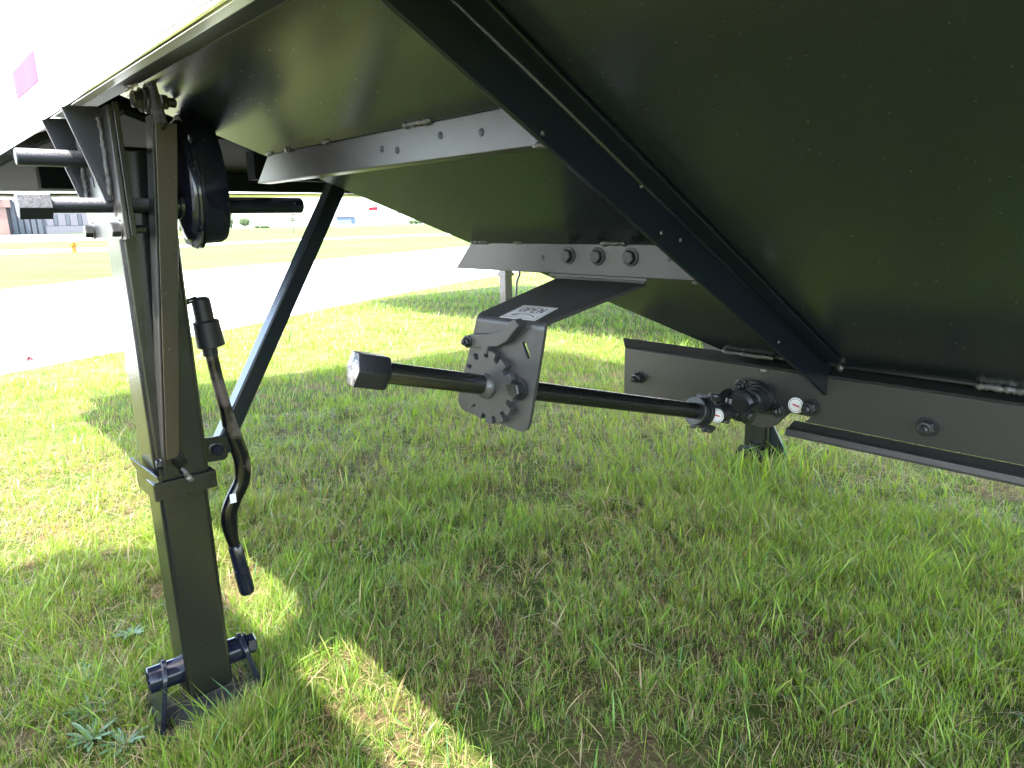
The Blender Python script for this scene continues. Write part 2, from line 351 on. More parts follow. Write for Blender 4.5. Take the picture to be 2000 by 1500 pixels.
# --- polished extrusion that rounds the foot of the wall
def extr(T_out, s, L1):
    prof = [(0, -0.0015), (0.001, -0.006), (0.005, -0.008), (0.012, -0.005), (0.040, 0.019), (0.041, 0.022), (0.039, 0.024), (0.012, 0.0)]
    prof = [(T_out+s*a, ZB+b_) for a, b_ in prof[:6]] + [(T_out+s*0.0395, ZB-0.0015+0.02)]
    prof = prof[:6] + [(T_out+s*0.041, ZB+0.030), (T_out+s*0.0405, ZB-0.0015+0.031)] if False else prof[:6]
    prof += [(T_out+s*0.0415, ZB+0.028), (T_out+s*0.0410+s*0.002, ZB+0.030), (T_out+s*0.0425, ZB+0.016), (T_out+s*0.018, ZB-0.0025)]
    vs = []; fs = []
    for L_ in (LB, L1):
        for t, z in prof: vs.append(V(L_, t, z))
    k = len(prof)
    for i in range(k): fs.append((i, (i+1) % k, k+(i+1) % k, k+i))
    return mesh('bottom_rail', vs, fs, M['alu'], TR, smooth='auto')
def extr(T_out, s, L1):
    g = G(); P_ = [(0.0, -0.0015), (0.0012, -0.0055), (0.005, -0.0070), (0.010, -0.0050), (0.030, 0.0100)]
    for (a0, b0), (a1, b1) in zip(P_, P_[1:]):
        g.add([V(LB, T_out+s*a0, ZB+b0), V(L1, T_out+s*a0, ZB+b0), V(L1, T_out+s*a1, ZB+b1), V(LB, T_out+s*a1, ZB+b1)], [(0, 1, 2, 3)])
    o = g.make('bottom_rail', M['alu'], TR)
    bb = bmesh.new(); bb.from_mesh(o.data); bmesh.ops.remove_doubles(bb, verts=bb.verts, dist=1e-5); bb.to_mesh(o.data); bb.free()
    for p in o.data.polygons: p.use_smooth = True
    return o
extr(TO-0.001, 1, LF); extr(FT+0.001, -1, LG_)
# --- black rail flange, tilted inward
G().plate([V(LB, -0.086, 1.2565), V(0.44, -0.086, 1.2565), V(0.44, -0.006, 1.287), V(LB, -0.006, 1.287)], (0, 0, 0.006)).make('rail_flange', M['flange'], TR, bevel=0.0015)
G().plate([V(LB, FT-0.042, 1.2565), V(2.7, FT-0.042, 1.2565), V(2.7, FT-0.15, 1.287), V(LB, FT-0.15, 1.287)], (0, 0, 0.006)).make('rail_flange', M['flange'], TR, bevel=0.0015)
# --- bright lining and dark coupler plate ahead of the hopper
G().plate([V(0.12, -0.078, 1.335), V(3.05, -0.078, 1.335), V(3.0, 0.30, 1.335), V(0.12, 0.30, 1.335)], (0, 0, 0.004)).make('floor_lining', M['alu'], TR)
G().plate([V(0.133, 0.038, 1.275), V(0.77, 0.002, 1.275), V(3.22, 0.002, 1.275), V(2.66, 2*TC-0.05, 1.275), V(0.24, 2*TC-0.06, 1.275), V(0.24, 2.0, 1.275), V(0.56, 0.9, 1.275), V(0.40, 0.22, 1.275)], (0, 0, 0.010)).make('coupler_plate', M['matte'], TR)
G().plate([V(3.225, 0.0, 1.268), V(3.245, 0.0, 1.268), V(2.685, 2*TC, 1.268), V(2.665, 2*TC, 1.268)], (0, 0, 0.009)).make('nose_trim', M['alu'], TR)
for t0_, t1_, mt in ((0.02, 0.62, 'rib'), (0.625, 2*TC-0.02, 'alu')):  # one lip; dark paint on the near end imitates a darker reflection
    vs = []; fs = []
    for k in range(7):
        a = math.radians(-150+k*15)
        for T_ in (t0_, t1_): vs.append(V(3.36-0.243*T_+0.11*math.cos(a)*1.1, T_, 1.287+0.052*math.sin(a)))
    for k in range(6): fs.append((2*k, 2*k+1, 2*k+3, 2*k+2))
    ap = mesh('nose_lip', vs, fs, M[mt], TR, smooth=True); sm = ap.modifiers.new('s', 'SOLIDIFY'); sm.thickness = 0.003
# cross members
G().box(V(1.50, 0.10, 1.20), V(1.56, 2*TC-0.1, 1.273)).make('cross_member', M['matte'], TR, bevel=0.004)
G().box(V(0.62, 0.50, 1.19), V(0.68, 2*TC-0.1, 1.273)).make('cross_member', M['matte'], TR, bevel=0.004)
# --- hopper sheets
fp = [(0.02, 0.004), (-0.06, 0.113), (-0.122, 0.219), (-0.19, 0.298), (-0.354, 0.52), (-0.461, 0.664), (-0.517, 0.763), (-0.655, 1.004)]
fp = [(-0.06-0.595*(t-0.113)/0.891 if t > 0.1 else 0.02, t) for _, t in fp]
LR = -4.2
poly = [sh(l_, t_) for l_, t_ in fp] + [sh(LR+0.8, 1.004), sh(LR, -0.004)]
G().plate(poly, -sn*0.004).make('slope_sheet', M['sheet'], TR, bevel=0.001)
ff = [V(l_, 2*TC-t_, Z0-SL*t_) for l_, t_ in fp] + [V(LR+0.8, 2*TC-1.004, Z0-SL*1.004), V(LR, 2*TC+0.004, Z0)]
G().plate(ff, (-0.002, 0, 0.004)).make('slope_sheet', M['sheet'], TR)
fr = [V(0.02, 0.004, Z0-0.004), V(-0.655, 1.004, Z0-SL*1.004), V(-0.655, 2*TC-1.004, Z0-SL*1.004), V(0.02, 2*TC-0.004, Z0-0.004)]
G().plate([p+Vector((0, -0.003, 0.004)) for p in fr], (0, -0.004, 0.004)).make('front_slope_sheet', M['sheet'], TR)
G().plate([V(LR, 0.0, Z0), V(LR+0.8, 1.004, Z0-SL*1.004), V(LR+0.8, 2*TC-1.004, Z0-SL*1.004), V(LR, 2*TC, Z0)], (0, 0.004, 0.004)).make('rear_slope_sheet', M['sheet'], TR)
# --- rib across the slope: plate on edge plus a foot on the sheet
Lr = -0.900
def free(t): return V(Lr, t, 1.240-0.5425*(t+0.016))
rb = G()
rb.plate([sh(Lr, 0.012, 0.001), sh(Lr, 1.0, 0.001), V(Lr, 1.015, 0.712), V(Lr, 1.018, 0.676), free(0.96), free(-0.030), V(Lr, -0.030, 1.272)], (0, 0.007, 0))
rb.make('support_rib', M['rib'], TR, bevel=0.0022)
G().plate([sh(Lr, 0.0, 0.002), sh(Lr, 0.975, 0.002), sh(Lr-0.034, 0.955, 0.002), sh(Lr-0.034, 0.0, 0.002)], sn*0.005).make('rib_foot', M['rib'], TR, bevel=0.002)
# pale edge bead where the rib bends onto the sheet
G().path([sh(Lr-0.001, 0.0, 0.008), sh(Lr-0.001, 0.965, 0.008)], 0.0035, 8, up_=AL).make('rib_bend', M['rib'], TR, smooth=True)
for t, dd in ((0.36, 0.012), (0.42, 0.042), (0.46, 0.03), (0.78, 0.045), (0.20, 0.05)):
    p = sh(Lr-0.001, t, dd); g = G()
    g.lathe(p, p-AL*0.003, [(0, 0.0035), (0.002, 0.003), (0.003, 0.001)], 8); g.make('weld_spatter', M['weld'], TR, smooth=True)
# --- the two angle bars welded along the slope
def angle_bar(T_, zu, zl, Lu, Ll, Lend, lip, name='angle_bar'):
    g = G()
    g.plate([V(Lu, T_, zu), V(Ll, T_, zl), V(Lend, T_, zl), V(Lend, T_, zu)], (0.005, 0, 0))
    g.plate([V(Ll, T_+0.0052, zl), V(Lend, T_+0.0052, zl), V(Lend, T_+0.0052+lip, zl), V(Ll+0.02, T_+0.0052+lip, zl)], (0, 0, 0.005))
    return g.make(name, M['satin'], TR, bevel=0.0016)
b1 = angle_bar(0.205, 1.184, 1.1355, -0.139, -0.078, -0.889, 0.03)
b2 = angle_bar(0.530, 1.011, 0.957, -0.342, -0.288, -0.889, 0.04)
def hole(parent, p, ax, r=0.005, rz=1.0):
    g = G(); p = Vector(p); ax = Vector(ax)
    g.lathe(p+ax*0.0006, p+ax*0.0009, [(0, r), (0.0003, r*0.9)], 16)
    return g.make('bolt_hole', M['ink'], parent, smooth='auto')
for L_, z_ in ((-0.681, 1.165), (-0.766, 1.160), (-0.536, 1.160), (-0.577, 1.155)): hole(b1, V(L_, 0.205, z_), -AT, 0.0052)
for L_, z_ in ((-0.549, 0.985), (-0.827, 0.989)): hole(b2, V(L_, 0.530, z_), -AT, 0.0045)
for L_ in (-0.614, -0.682, -0.752): hex_bolt(b2, V(L_, 0.530, 0.990), -AT, 0.0115, 0.008)
for a_, b_ in ((-0.140, -0.165), (-0.22, -0.235), (-0.36, -0.385), (-0.60, -0.665)): weld(b1, V(a_, 0.203, 1.186), V(b_, 0.203, 1.186), 0.0042, 0.9)
for a_, b_ in ((-0.345, -0.40), (-0.475, -0.50), (-0.69, -0.745)): weld(b2, V(a_, 0.528, 1.013), V(b_, 0.528, 1.013), 0.0045, 0.9)
weld(b1, V(-0.86, 0.202, 1.135), V(-0.888, 0.202, 1.135), 0.003, 0.8); weld(b2, V(-0.87, 0.528, 0.955), V(-0.888, 0.528, 0.955), 0.003, 0.8)
# --- trap rail under the hopper mouth
TP = 0.985
outline = [(-0.388, 0.733), (-0.388, 0.608), (-0.55, 0.608), (-0.700, 0.608)]
for k in range(7):     # rounded ear below the bearing
    a = math.radians(200+k*22); outline.append((-0.762-0.052*math.cos(a)*-1*-1 if False else -0.762+0.052*math.cos(math.radians(-(-20-k*23.3))) , 0.640-0.040*math.sin(math.radians(20+k*23.3))))
outline += [(-0.822, 0.640), (-0.838, 0.652), (-0.868, 0.655), (-0.872, 0.648), (-0.868, 0.640), (-0.858, 0.632), (-3.2, 0.632), (-3.2, 0.733)]
tp = G().plate([V(l_, TP, z_) for l_, z_ in outline], (0.006, 0, 0)).make('trap_rail', M['satin'], TR, bevel=0.0016)
G().plate([V(-0.335, TP+0.062, 0.7405), V(-0.388, TP+0.0005, 0.7332), V(-3.2, TP+0.0005, 0.7332), V(-3.2, TP+0.062, 0.7405)], (0, 0, 0.005)).make('trap_flange', M['dull'], TR, bevel=0.0012)
lip = G()
for (t0, z0, t1, z1) in ((0, .6315, -.014, .622), (-.014, .622, -.030, .620), (-.030, .620, -.034, .610)):
    lip.plate([V(-0.838, TP+t0, z0), V(-3.2, TP+t0, z0), V(-3.2, TP+t1, z1), V(-0.835, TP+t1, z1)], (0, 0, -0.004))
lip.make('trap_lip', M['satin'], TR)
G().box(V(-0.39, 2*TC-TP-0.006, 0.608), V(-3.2, 2*TC-TP, 0.733)).make('trap_rail', M['satin'], TR)
G().box(V(-0.62, TP+0.02, 0.640), V(-3.1, 2*TC-TP-0.02, 0.655)).make('trap_door', M['satin'], TR)
# seam bead where the sheet lands on the trap flange
G().path([V(-0.655, TP+0.012, 0.757), V(-2.0, TP+0.012, 0.757)], 0.0032, 8, up_=AZ).make('seam', M['satin'], TR, smooth=True)
weld(tp, V(-0.66, TP+0.008, 0.7555), V(-0.78, TP+0.008, 0.7555), 0.0045, 0.7)
weld(tp, V(-1.15, TP+0.006, 0.756), V(-1.24, TP+0.006, 0.756), 0.006, 1.0)
weld(tp, V(-0.915, TP+0.004, 0.757), V(-0.925, TP+0.006, 0.757), 0.007, 0.8)
for L_, z_, r_ in ((-0.436, 0.663, 0.0125), (-0.872, 0.6665, 0.014), (-1.086, 0.669, 0.0145), (-1.9, 0.669, 0.0145)):
    p = V(L_, TP, z_); g = G()
    g.lathe(p, p-AT, [(0, r_*1.3), (0.003, r_*1.3), (0.003, r_*1.05), (0.006, r_*1.05)], 20)
    g.hexhead(p-AT*0.006, -AT, r_, 0.010)
    g.lathe(p-AT*0.016, p-AT*0.04, [(0, r_*0.85), (0.004, r_*0.85), (0.005, r_*0.6), (0.014, r_*0.6), (0.016, r_*0.4)], 16)
    g.make('bolt', M['casting'], tp, smooth='auto')
g = G(); g.box(V(-0.752, TP-0.0015, 0.7255), V(-0.774, TP-0.0003, 0.7335)); g.make('slot', M['ink'], tp)
G().box(V(-0.757, TP-0.0022, 0.7265), V(-0.770, TP-0.0016, 0.7305)).make('slot_glint', M['worn'], tp)
# round stickers
def round_sticker(parent, c, ax, r, tilt, n=28):
    c = Vector(c); ax = Vector(ax).normalized(); o = G().lathe(c, c+ax, [(0, r), (0.0006, r)], n).make('round_sticker', M['label_w'], parent)
    ring = G(); u = ax.cross(AZ).normalized(); w = u.cross(ax)
    vs = []; fs = []
    for k in range(n):
        a = 2*math.pi*k/n
        for q in (0.80, 0.86): vs.append(c+ax*0.0009+(u*math.cos(a)+w*math.sin(a))*r*q)
    for k in range(n): fs.append((2*k, 2*k+1, (2*k+3) % (2*n), (2*k+2) % (2*n)))
    mesh('printed_ring', vs, fs, M['ink'], o)
    d = u*math.cos(tilt)+w*math.sin(tilt); e = d.cross(ax)
    pts = [(-0.55, 0), (-0.38, 0.085), (0.38, 0.11), (0.42, 0.05), (0.62, 0.01), (0.42, -0.05), (0.38, -0.10), (-0.38, -0.085)]
    mesh('printed_bolt_mark', [c+ax*0.0010+d*a*r+e*b_*r for a, b_ in pts], [tuple(range(8))], M['ink_red'], o)
    return o
rs = round_sticker(TR, V(-0.8395, TP-0.0003, 0.6645), -AT, 0.0165, math.radians(14)); rs['label'] = 'white round sticker on the trap rail'
# --- flange bearing and universal joint
BL, BZ = -0.764, 0.670
fb = G()
pts = []
for k in range(40):
    a = 2*math.pi*k/40; ca, sa = math.cos(a), math.sin(a)
    r_ = 0.036; ex = 0.030
    x = (r_*ca*(1.0 if abs(ca) < 0.75 else 0.72)) + ex*ca**5; z = r_*sa*(1-0.18*abs(ca)**3)
    q = math.radians(-24); pts.append(V(BL+x*math.cos(q)-z*math.sin(q)*-1*0, TP-0.002, BZ) + AL*0 + Vector((0, -z*math.sin(q)*0, 0)) + Vector((0, 0, x*math.sin(q)*-1 + z*math.cos(q))))
fb.plate(pts, (-0.011, 0, 0)); fbo = fb.make('flange_bearing', M['casting'], TR, bevel=0.002)
g = G().lathe(V(BL, TP-0.012, BZ), V(BL, TP-0.06, BZ), [(0, 0.033), (0.006, 0.0325), (0.012, 0.030), (0.012, 0.027), (0.022, 0.026), (0.022, 0.022), (0.036, 0.021), (0.038, 0.018)], 32)
g.make('bearing_hub', M['casting'], fbo, smooth='auto')
for s_ in (-1, 1):
    p = V(BL+s_*0.047*0.92, TP-0.013, BZ-s_*-1*0.020*1)
    hex_bolt(fbo, p, -AT, 0.0115, 0.009, stud=0.008)
SH0 = V(-0.609, 0.100, 0.851); SH1 = V(-0.745, 0.780, 0.675)     # crank shaft axis
sd = (SH1-SH0).normalized()
def sa(t): return SH0 + (SH1-SH0)*((t-0.10)/0.68)                # point of the axis at T = t
J = V(-0.764, 0.842, 0.668)                                       # joint centre
uj = G()
uj.lathe(sa(0.757), sa(0.757)+sd*0.03, [(0, 0.0275), (0.001, 0.0288), (0.013, 0.0288), (0.015, 0.027), (0.018, 0.022)], 32)
ujo = uj.make('universal_joint', M['casting'], TR, smooth='auto')
# near yoke: two ears above and below, far yoke: two ears left and right, round cross caps
def yoke(base, ax, side, r, name, flip=1):
    g = G(); ax = Vector(ax).normalized(); side = Vector(side).normalized(); oth = ax.cross(side).normalized()
    g.lathe(base, base+ax, [(0, r), (0.010, r*0.96), (0.016, r*0.78)], 28)
    for s_ in (-1, 1):
        c = base+side*s_*r*0.86
        prof = [(-0.75, 0), (0.75, 0), (0.78, 0.020), (0.62, 0.036), (0.3, 0.046), (-0.3, 0.046), (-0.62, 0.036), (-0.78, 0.020)]
        g.plate([c+oth*a*r*0.85+ax*b_*1.0 for a, b_ in prof], side*s_*0.007)
        g.lathe(c+ax*0.031+side*s_*0.005, c+ax*0.031+side*s_*0.014, [(0, 0.0125), (0.006, 0.0125), (0.009, 0.010)], 20)
    return g.make(name, M['casting'], ujo, smooth='auto', bevel=0.0012)
upv = (AZ - sd*sd.z).normalized()
yoke(sa(0.774), sd, upv, 0.0300, 'yoke')
yoke(V(-0.764, 0.898, 0.669), -AT, AL+AZ*0.3, 0.0350, 'yoke')
g = G(); cj = J; g.rod(cj-upv*0.026, cj+upv*0.026, 0.0085, 16); g.rod(cj-(AL+AZ*.25).normalized()*0.026, cj+(AL+AZ*.25).normalized()*0.026, 0.0085, 16); g.make('joint_cross', M['casting'], ujo, smooth='auto')
G().lathe(V(-0.7615, 0.803, 0.6675), V(-0.766, 0.85, 0.6685), [(0, 0.015), (0.002, 0.0185), (0.03, 0.0195), (0.045, 0.012)], 20).make('joint_block', M['casting'], ujo, smooth='auto')
g = G().lathe(V(-0.764, 0.888, 0.669), V(-0.764, 0.918, 0.669), [(0, 0.034), (0.016, 0.031), (0.022, 0.027), (0.03, 0.018)], 28); g.make('yoke_hub', M['casting'], ujo, smooth='auto')
for s_ in (-1, 1): hex_bolt(ujo, sa(0.762)+upv*s_*0.0280, upv*s_, 0.0062, 0.007, washer=False, name='set_screw')
G().rod(V(-0.764, 0.92, 0.669), V(-0.764, 1.10, 0.669), 0.0165).make('stub_shaft', M['leg'], ujo, smooth='auto')
rs = round_sticker(ujo, V(-0.7665, 0.7975, 0.6675), (-AT-AL*0.10).normalized(), 0.0145, math.radians(2)); rs['label'] = 'white oval looking sticker on the universal joint'
# cotter wire at the bearing
G().path(smooth_path([V(BL+0.012, TP-0.045, BZ+0.030), V(BL+0.018, TP-0.05, BZ+0.040), V(BL+0.026, TP-0.052, BZ+0.036), V(BL+0.030, TP-0.05, BZ+0.044)], 4), 0.0012, 6).make('cotter_pin', M['casting'], ujo, smooth=True)

# --- bracket that carries the crank shaft
TB = 0.312; SB = 0.0146
br_pts = [(-0.629, 0.909), (-0.781, 0.907)]
face = [(-0.630, 0.902), (-0.780, 0.900), (-0.735, 0.748)]
def arc(cx, cz, r, a0, a1, n_=6): return [(cx+r*math.cos(math.radians(a0+(a1-a0)*k/n_)), cz+r*math.sin(math.radians(a0+(a1-a0)*k/n_))) for k in range(n_+1)]
low = [(-0.7815, 0.8985), (-0.7660, 0.83)] + arc(-0.7255, 0.7575, 0.022, 188, 262) + arc(-0.594, 0.764, 0.022, -90, -10) + [(-0.6285, 0.9005)]
ck = G().plate([V(l_+SB, TB, z_-0.0025) for l_, z_ in low], (0.006, 0, 0))
cko = ck.make('crank_bracket', M['bracket'], TR)
ck = G()
# bend and top strip rising to bar 2
prev = None; rows = []
for k in range(7):
    a = math.radians(k*13.8); rows.append((TB+0.014*(1-math.cos(a)), 0.8955+0.014*math.sin(a)))
rows.append((0.575, rows[-1][1]+0.034)); 
rows.append((0.575, rows[-1][1]+0.004))
La = lambda t: -0.629+SB+0.075*min(1, max(0, (t-TB)/0.25)); Lb = lambda t: -0.7815+SB+0.02*min(1, max(0, (t-TB)/0.25))
vs = []; fs = []
for t_, z_ in rows:
    vs += [V(La(t_), t_, z_), V(Lb(t_), t_, z_), V(La(t_), t_+0.0055, z_-0.0045 if t_ > TB+0.006 else z_), V(Lb(t_), t_+0.0055, z_-0.0045 if t_ > TB+0.006 else z_)]
for i in range(len(rows)-1):
    a = 4*i; fs += [(a, a+1, a+5, a+4), (a+2, a+6, a+7, a+3), (a, a+4, a+6, a+2), (a+1, a+3, a+7, a+5)]
fs += [(0, 2, 3, 1), (4*(len(rows)-1), 4*(len(rows)-1)+1, 4*(len(rows)-1)+3, 4*(len(rows)-1)+2)]
ck.add(vs, fs)
G().box(V(-0.56, 0.5362, 0.952), V(-0.78, 0.541, 1.003)).make('bracket_flange', M['bracket'], cko)
# slot in the bracket, cut through
cut = G(); q0 = V(-0.7245, TB-0.02, 0.872); q1 = V(-0.7335, TB-0.02, 0.855); dv = (q1-q0).normalized(); pv = dv.cross(AT)
pts = [q0+(-dv*math.sin(a)+pv*math.cos(a))*0.0040 for a in [math.pi*k/8 for k in range(9)]] + [q1+(dv*math.sin(a)-pv*math.cos(a))*0.0040 for a in [math.pi*k/8 for k in range(9)]]
cut.plate(pts, (0.05, 0, 0)); 
cm_ = bpy.data.meshes.new('cutter'); cm_.from_pydata([tuple(v) for v in cut.v], [], cut.f)
bb = bmesh.new(); bb.from_mesh(cm_); bmesh.ops.recalc_face_normals(bb, faces=bb.faces); bb.to_mesh(cm_); bb.free()
co = bpy.data.objects.new('cutter', cm_); COL.objects.link(co); co.parent = TR
bo = cko.modifiers.new('slot', 'BOOLEAN'); bo.operation = 'DIFFERENCE'; bo.object = co; bo.solver = 'EXACT'
bpy.context.view_layer.update()
dg = bpy.context.evaluated_depsgraph_get(); nm = bpy.data.meshes.new_from_object(cko.evaluated_get(dg))
cko.modifiers.clear(); cko.data = nm
bpy.data.objects.remove(co)
tmp = ck.make('strip', M['bracket'], None)
bb = bmesh.new(); bb.from_mesh(cko.data); bb.from_mesh(tmp.data); bb.to_mesh(cko.data); bb.free(); bpy.data.objects.remove(tmp)
for p in cko.data.polygons: p.use_smooth = True
cko.data.set_sharp_from_angle(angle=math.radians(35))
md = cko.modifiers.new('bevel', 'BEVEL'); md.width = 0.0014; md.segments = 2; md.limit_method = 'ANGLE'; md.angle_limit = math.radians(40)
# ratchet wheel
WC = sa(0.311); ax_ = AT; u = ax_.cross(AZ).normalized(); w = u.cross(ax_).normalized()
N_T = 13; R0, R1 = 0.0475, 0.0600; pts = []
for k in range(N_T):
    a0 = 2*math.pi*k/N_T+0.22; st = 2*math.pi/N_T
    for q, r_ in ((0.0, R0), (0.02, R1), (0.22, R1*1.004), (0.42, R1*1.004), (0.62, R1), (0.64, R0), (0.82, R0*0.995)):
        a = a0+st*q; pts.append(WC+(u*math.cos(a)+w*math.sin(a))*r_)
rw = G().plate(pts, -ax_*0.012).make('ratchet_wheel', M['bracket'], TR, bevel=0.0009)
G().lathe(sa(0.302), sa(0.27), [(0, 0.0215), (0.004, 0.0215), (0.008, 0.0195), (0.012, 0.0165)], 28).make('weld_collar', M['weld'], rw, smooth='auto')
# pawl
pw = [(-0.633, .881), (-0.664, .884), (-0.694, .891), (-0.711, .899), (-0.726, .911), (-0.735, .914), (-0.742, .904), (-0.729, .892), (-0.716, .878), (-0.695, .868), (-0.671, .864), (-0.668, .852), (-0.657, .852), (-0.655, .862), (-0.629, .858), (-0.620, .862), (-0.617, .870), (-0.622, .878)]
pv_ = [V(l_+0.0135, TB-0.001, z_-0.0025) for l_, z_ in pw]
pwo = G().plate(pv_, (-0.014, 0, 0)).make('pawl', M['bracket'], TR, bevel=0.0018)
hex_bolt(pwo, V(-0.6100, TB-0.0155, 0.8655), -AT, 0.0075, 0.006, stud=0.004)
hex_bolt(cko, V(-0.7130, TB-0.001, 0.8020), -AT, 0.0135, 0.013, washer=True, mat=M['casting'])
# shaft, its collar and the hex end
cs = G(); cs.rod(sa(0.125), sa(0.78), 0.0158, 32); cso = cs.make('crank_shaft', M['leg'], TR, smooth='auto')
G().lathe(sa(0.320), sa(0.320)+sd*0.02, [(0, 0.0215), (0.010, 0.021), (0.013, 0.0165)], 24).make('shaft_collar', M['leg'], cso, smooth='auto')
h0 = sa(0.088); g = G()
ang = math.radians(0); uu = sd.cross(AZ).normalized(); ww = uu.cross(sd).normalized()
def hexring(c, r): return [c+(uu*math.cos(math.radians(60*k))+ww*math.sin(math.radians(60*k)))*r*0.9 for k in range(6)]
hl = (sa(0.136)-h0).length
rings = hexring(h0+sd*0.0015, 0.0300)+hexring(h0+sd*0.003, 0.0312)+hexring(h0+sd*(hl-0.004), 0.0312)+hexring(h0+sd*hl, 0.0285)
fs = [tuple(range(18, 24))]
for q in range(3):
    for k in range(6): fs.append((q*6+k, q*6+(k+1) % 6, (q+1)*6+(k+1) % 6, (q+1)*6+k))
hx = mesh('hex_end', rings, fs, M['casting'], TR, bevel=0.0007)
# worn, slightly domed face
dome = hexring(h0+sd*0.0015, 0.0300)+hexring(h0, 0.0250)+hexring(h0-sd*0.0012, 0.015)+[h0-sd*0.0015]
fs = [(q*6+k, q*6+(k+1) % 6, (q+1)*6+(k+1) % 6, (q+1)*6+k) for q in range(2) for k in range(6)] + [(12+k, 12+(k+1) % 6, 18) for k in range(6)]
mesh('worn_face', dome, fs, M['hexface'], hx, smooth='auto')
# OPEN label: sheet, printed frame, letters, curved arrow
c0, c1, c2, c3 = V(-0.6705, 0.312, 0), V(-0.6500, 0.384, 0), V(-0.7245, 0.386, 0), V(-0.7450, 0.315, 0)
zs = lambda p: rows[6][1] + (rows[7][1]-rows[6][1])*(p.x-rows[6][0])/(rows[7][0]-rows[6][0])
def lab(a, b_, h=0.0):   # a along the text (0..1 to the right), b_ upward (0..1)
    p = c0.lerp(c3, a).lerp(c1.lerp(c2, a), b_); p.z = zs(p)+0.0006+h; return p
lo = mesh('open_label', [lab(0, 0), lab(1, 0), lab(1, 1), lab(0, 1), lab(0, 0, .0005), lab(1, 0, .0005), lab(1, 1, .0005), lab(0, 1, .0005)], [(0,1,2,3),(4,5,6,7),(0,1,5,4),(1,2,6,5),(2,3,7,6),(3,0,4,7)], M['label'], cko)
vs = []; fs = []
def stroke(pl, wd):
    for (a0, b0), (a1, b1) in zip(pl, pl[1:]):
        dx, dy = (a1-a0), (b1-b0); n_ = math.hypot(dx, dy) or 1; dx /= n_; dy /= n_; k = len(vs)
        ex = wd*0.4
        for (x, y) in ((a0-dx*ex-dy*wd/2, b0-dy*ex+dx*wd/2), (a1+dx*ex-dy*wd/2, b1+dy*ex+dx*wd/2), (a1+dx*ex+dy*wd/2, b1+dy*ex-dx*wd/2), (a0-dx*ex+dy*wd/2, b0-dy*ex-dx*wd/2)):
            vs.append(lab(x, y, 0.0008+random.random()*0.0001))
        fs.append((k, k+1, k+2, k+3))
stroke([(0.04, 0.06), (0.96, 0.06), (0.96, 0.94), (0.04, 0.94), (0.04, 0.06)], 0.012)
mesh('printed_frame', vs, fs, M['ink'], lo); vs = []; fs = []
LW_ = 0.034; y0, y1 = 0.50, 0.82
stroke([(0.24+0.062*math.cos(a), 0.66+0.16*math.sin(a)) for a in [2*math.pi*k/16 for k in range(17)]], LW_)                      # O
stroke([(0.35, y0), (0.35, y1), (0.44, y1), (0.475, 0.76), (0.475, 0.70), (0.44, 0.65), (0.35, 0.65)], LW_)     # P
stroke([(0.64, y1), (0.54, y1), (0.54, y0), (0.64, y0)], LW_); stroke([(0.54, 0.66), (0.62, 0.66)], LW_)          # E
stroke([(0.70, y0), (0.70, y1), (0.82, y0), (0.82, y1)], LW_)                                                   # N
mesh('printed_letters', vs, fs, M['ink'], lo); vs = []; fs = []
stroke([(0.22+0.62*t, 0.18+0.20*math.sin(math.pi*t)**0.8*(1-0.25*t)) for t in [k/12 for k in range(13)]], 0.026)
stroke([(0.30, 0.36), (0.20, 0.22), (0.36, 0.20)], 0.026)
mesh('printed_arrow', vs, fs, M['ink'], lo)

# =================================================================== LANDING LEG (near)
def square_tube(L0, L1, T0, T1, z0, z1, r, name, mat, parent):
    return G().box(V(L0, T0, z0), V(L1, T1, z1)).make(name, mat, parent, bevel=r, bseg=4)
leg = square_tube(-0.065, 0.037, -0.051, 0.051, 0.555, 1.195, 0.010, 'landing_leg', M['leg'], TR)
square_tube(-0.0615, 0.030, -0.0480, 0.0445, 0.075, 0.56, 0.011, 'inner_leg', M['leg'], leg)
# collar
g = G(); a0, a1, t0, t1 = -0.073, 0.045, -0.059, 0.059
for (x0, y0_, x1, y1_) in ((a0, t0, a0+0.007, t1), (a1-0.007, t0, a1, t1), (a0+0.0072, t0, a1-0.0072, t0+0.007), (a0+0.0072, t1-0.007, a1-0.0072, t1)):
    g.box(V(x0, y0_, 0.536), V(x1, y1_, 0.572))
g.make('leg_collar', M['leg'], leg, bevel=0.0015)
g = G().plate([V(-0.10, -0.058, 0.595), V(0.055, -0.066, 0.60), V(0.055, -0.062, 0.585), V(-0.02, -0.058, 0.555), V(-0.10, -0.054, 0.583)], (0.004, 0, 0)); g.make('collar_tab', M['leg'], leg, bevel=0.001)
weld(leg, V(-0.077, -0.006, 0.596), V(-0.077, 0.010, 0.560), 0.005, 0.9)
G().path([V(-0.068, -0.020, 0.655), V(-0.074, -0.004, 0.60)], [0.010, 0.012], 10).make('collar_lug', M['flange'], leg, smooth=True)
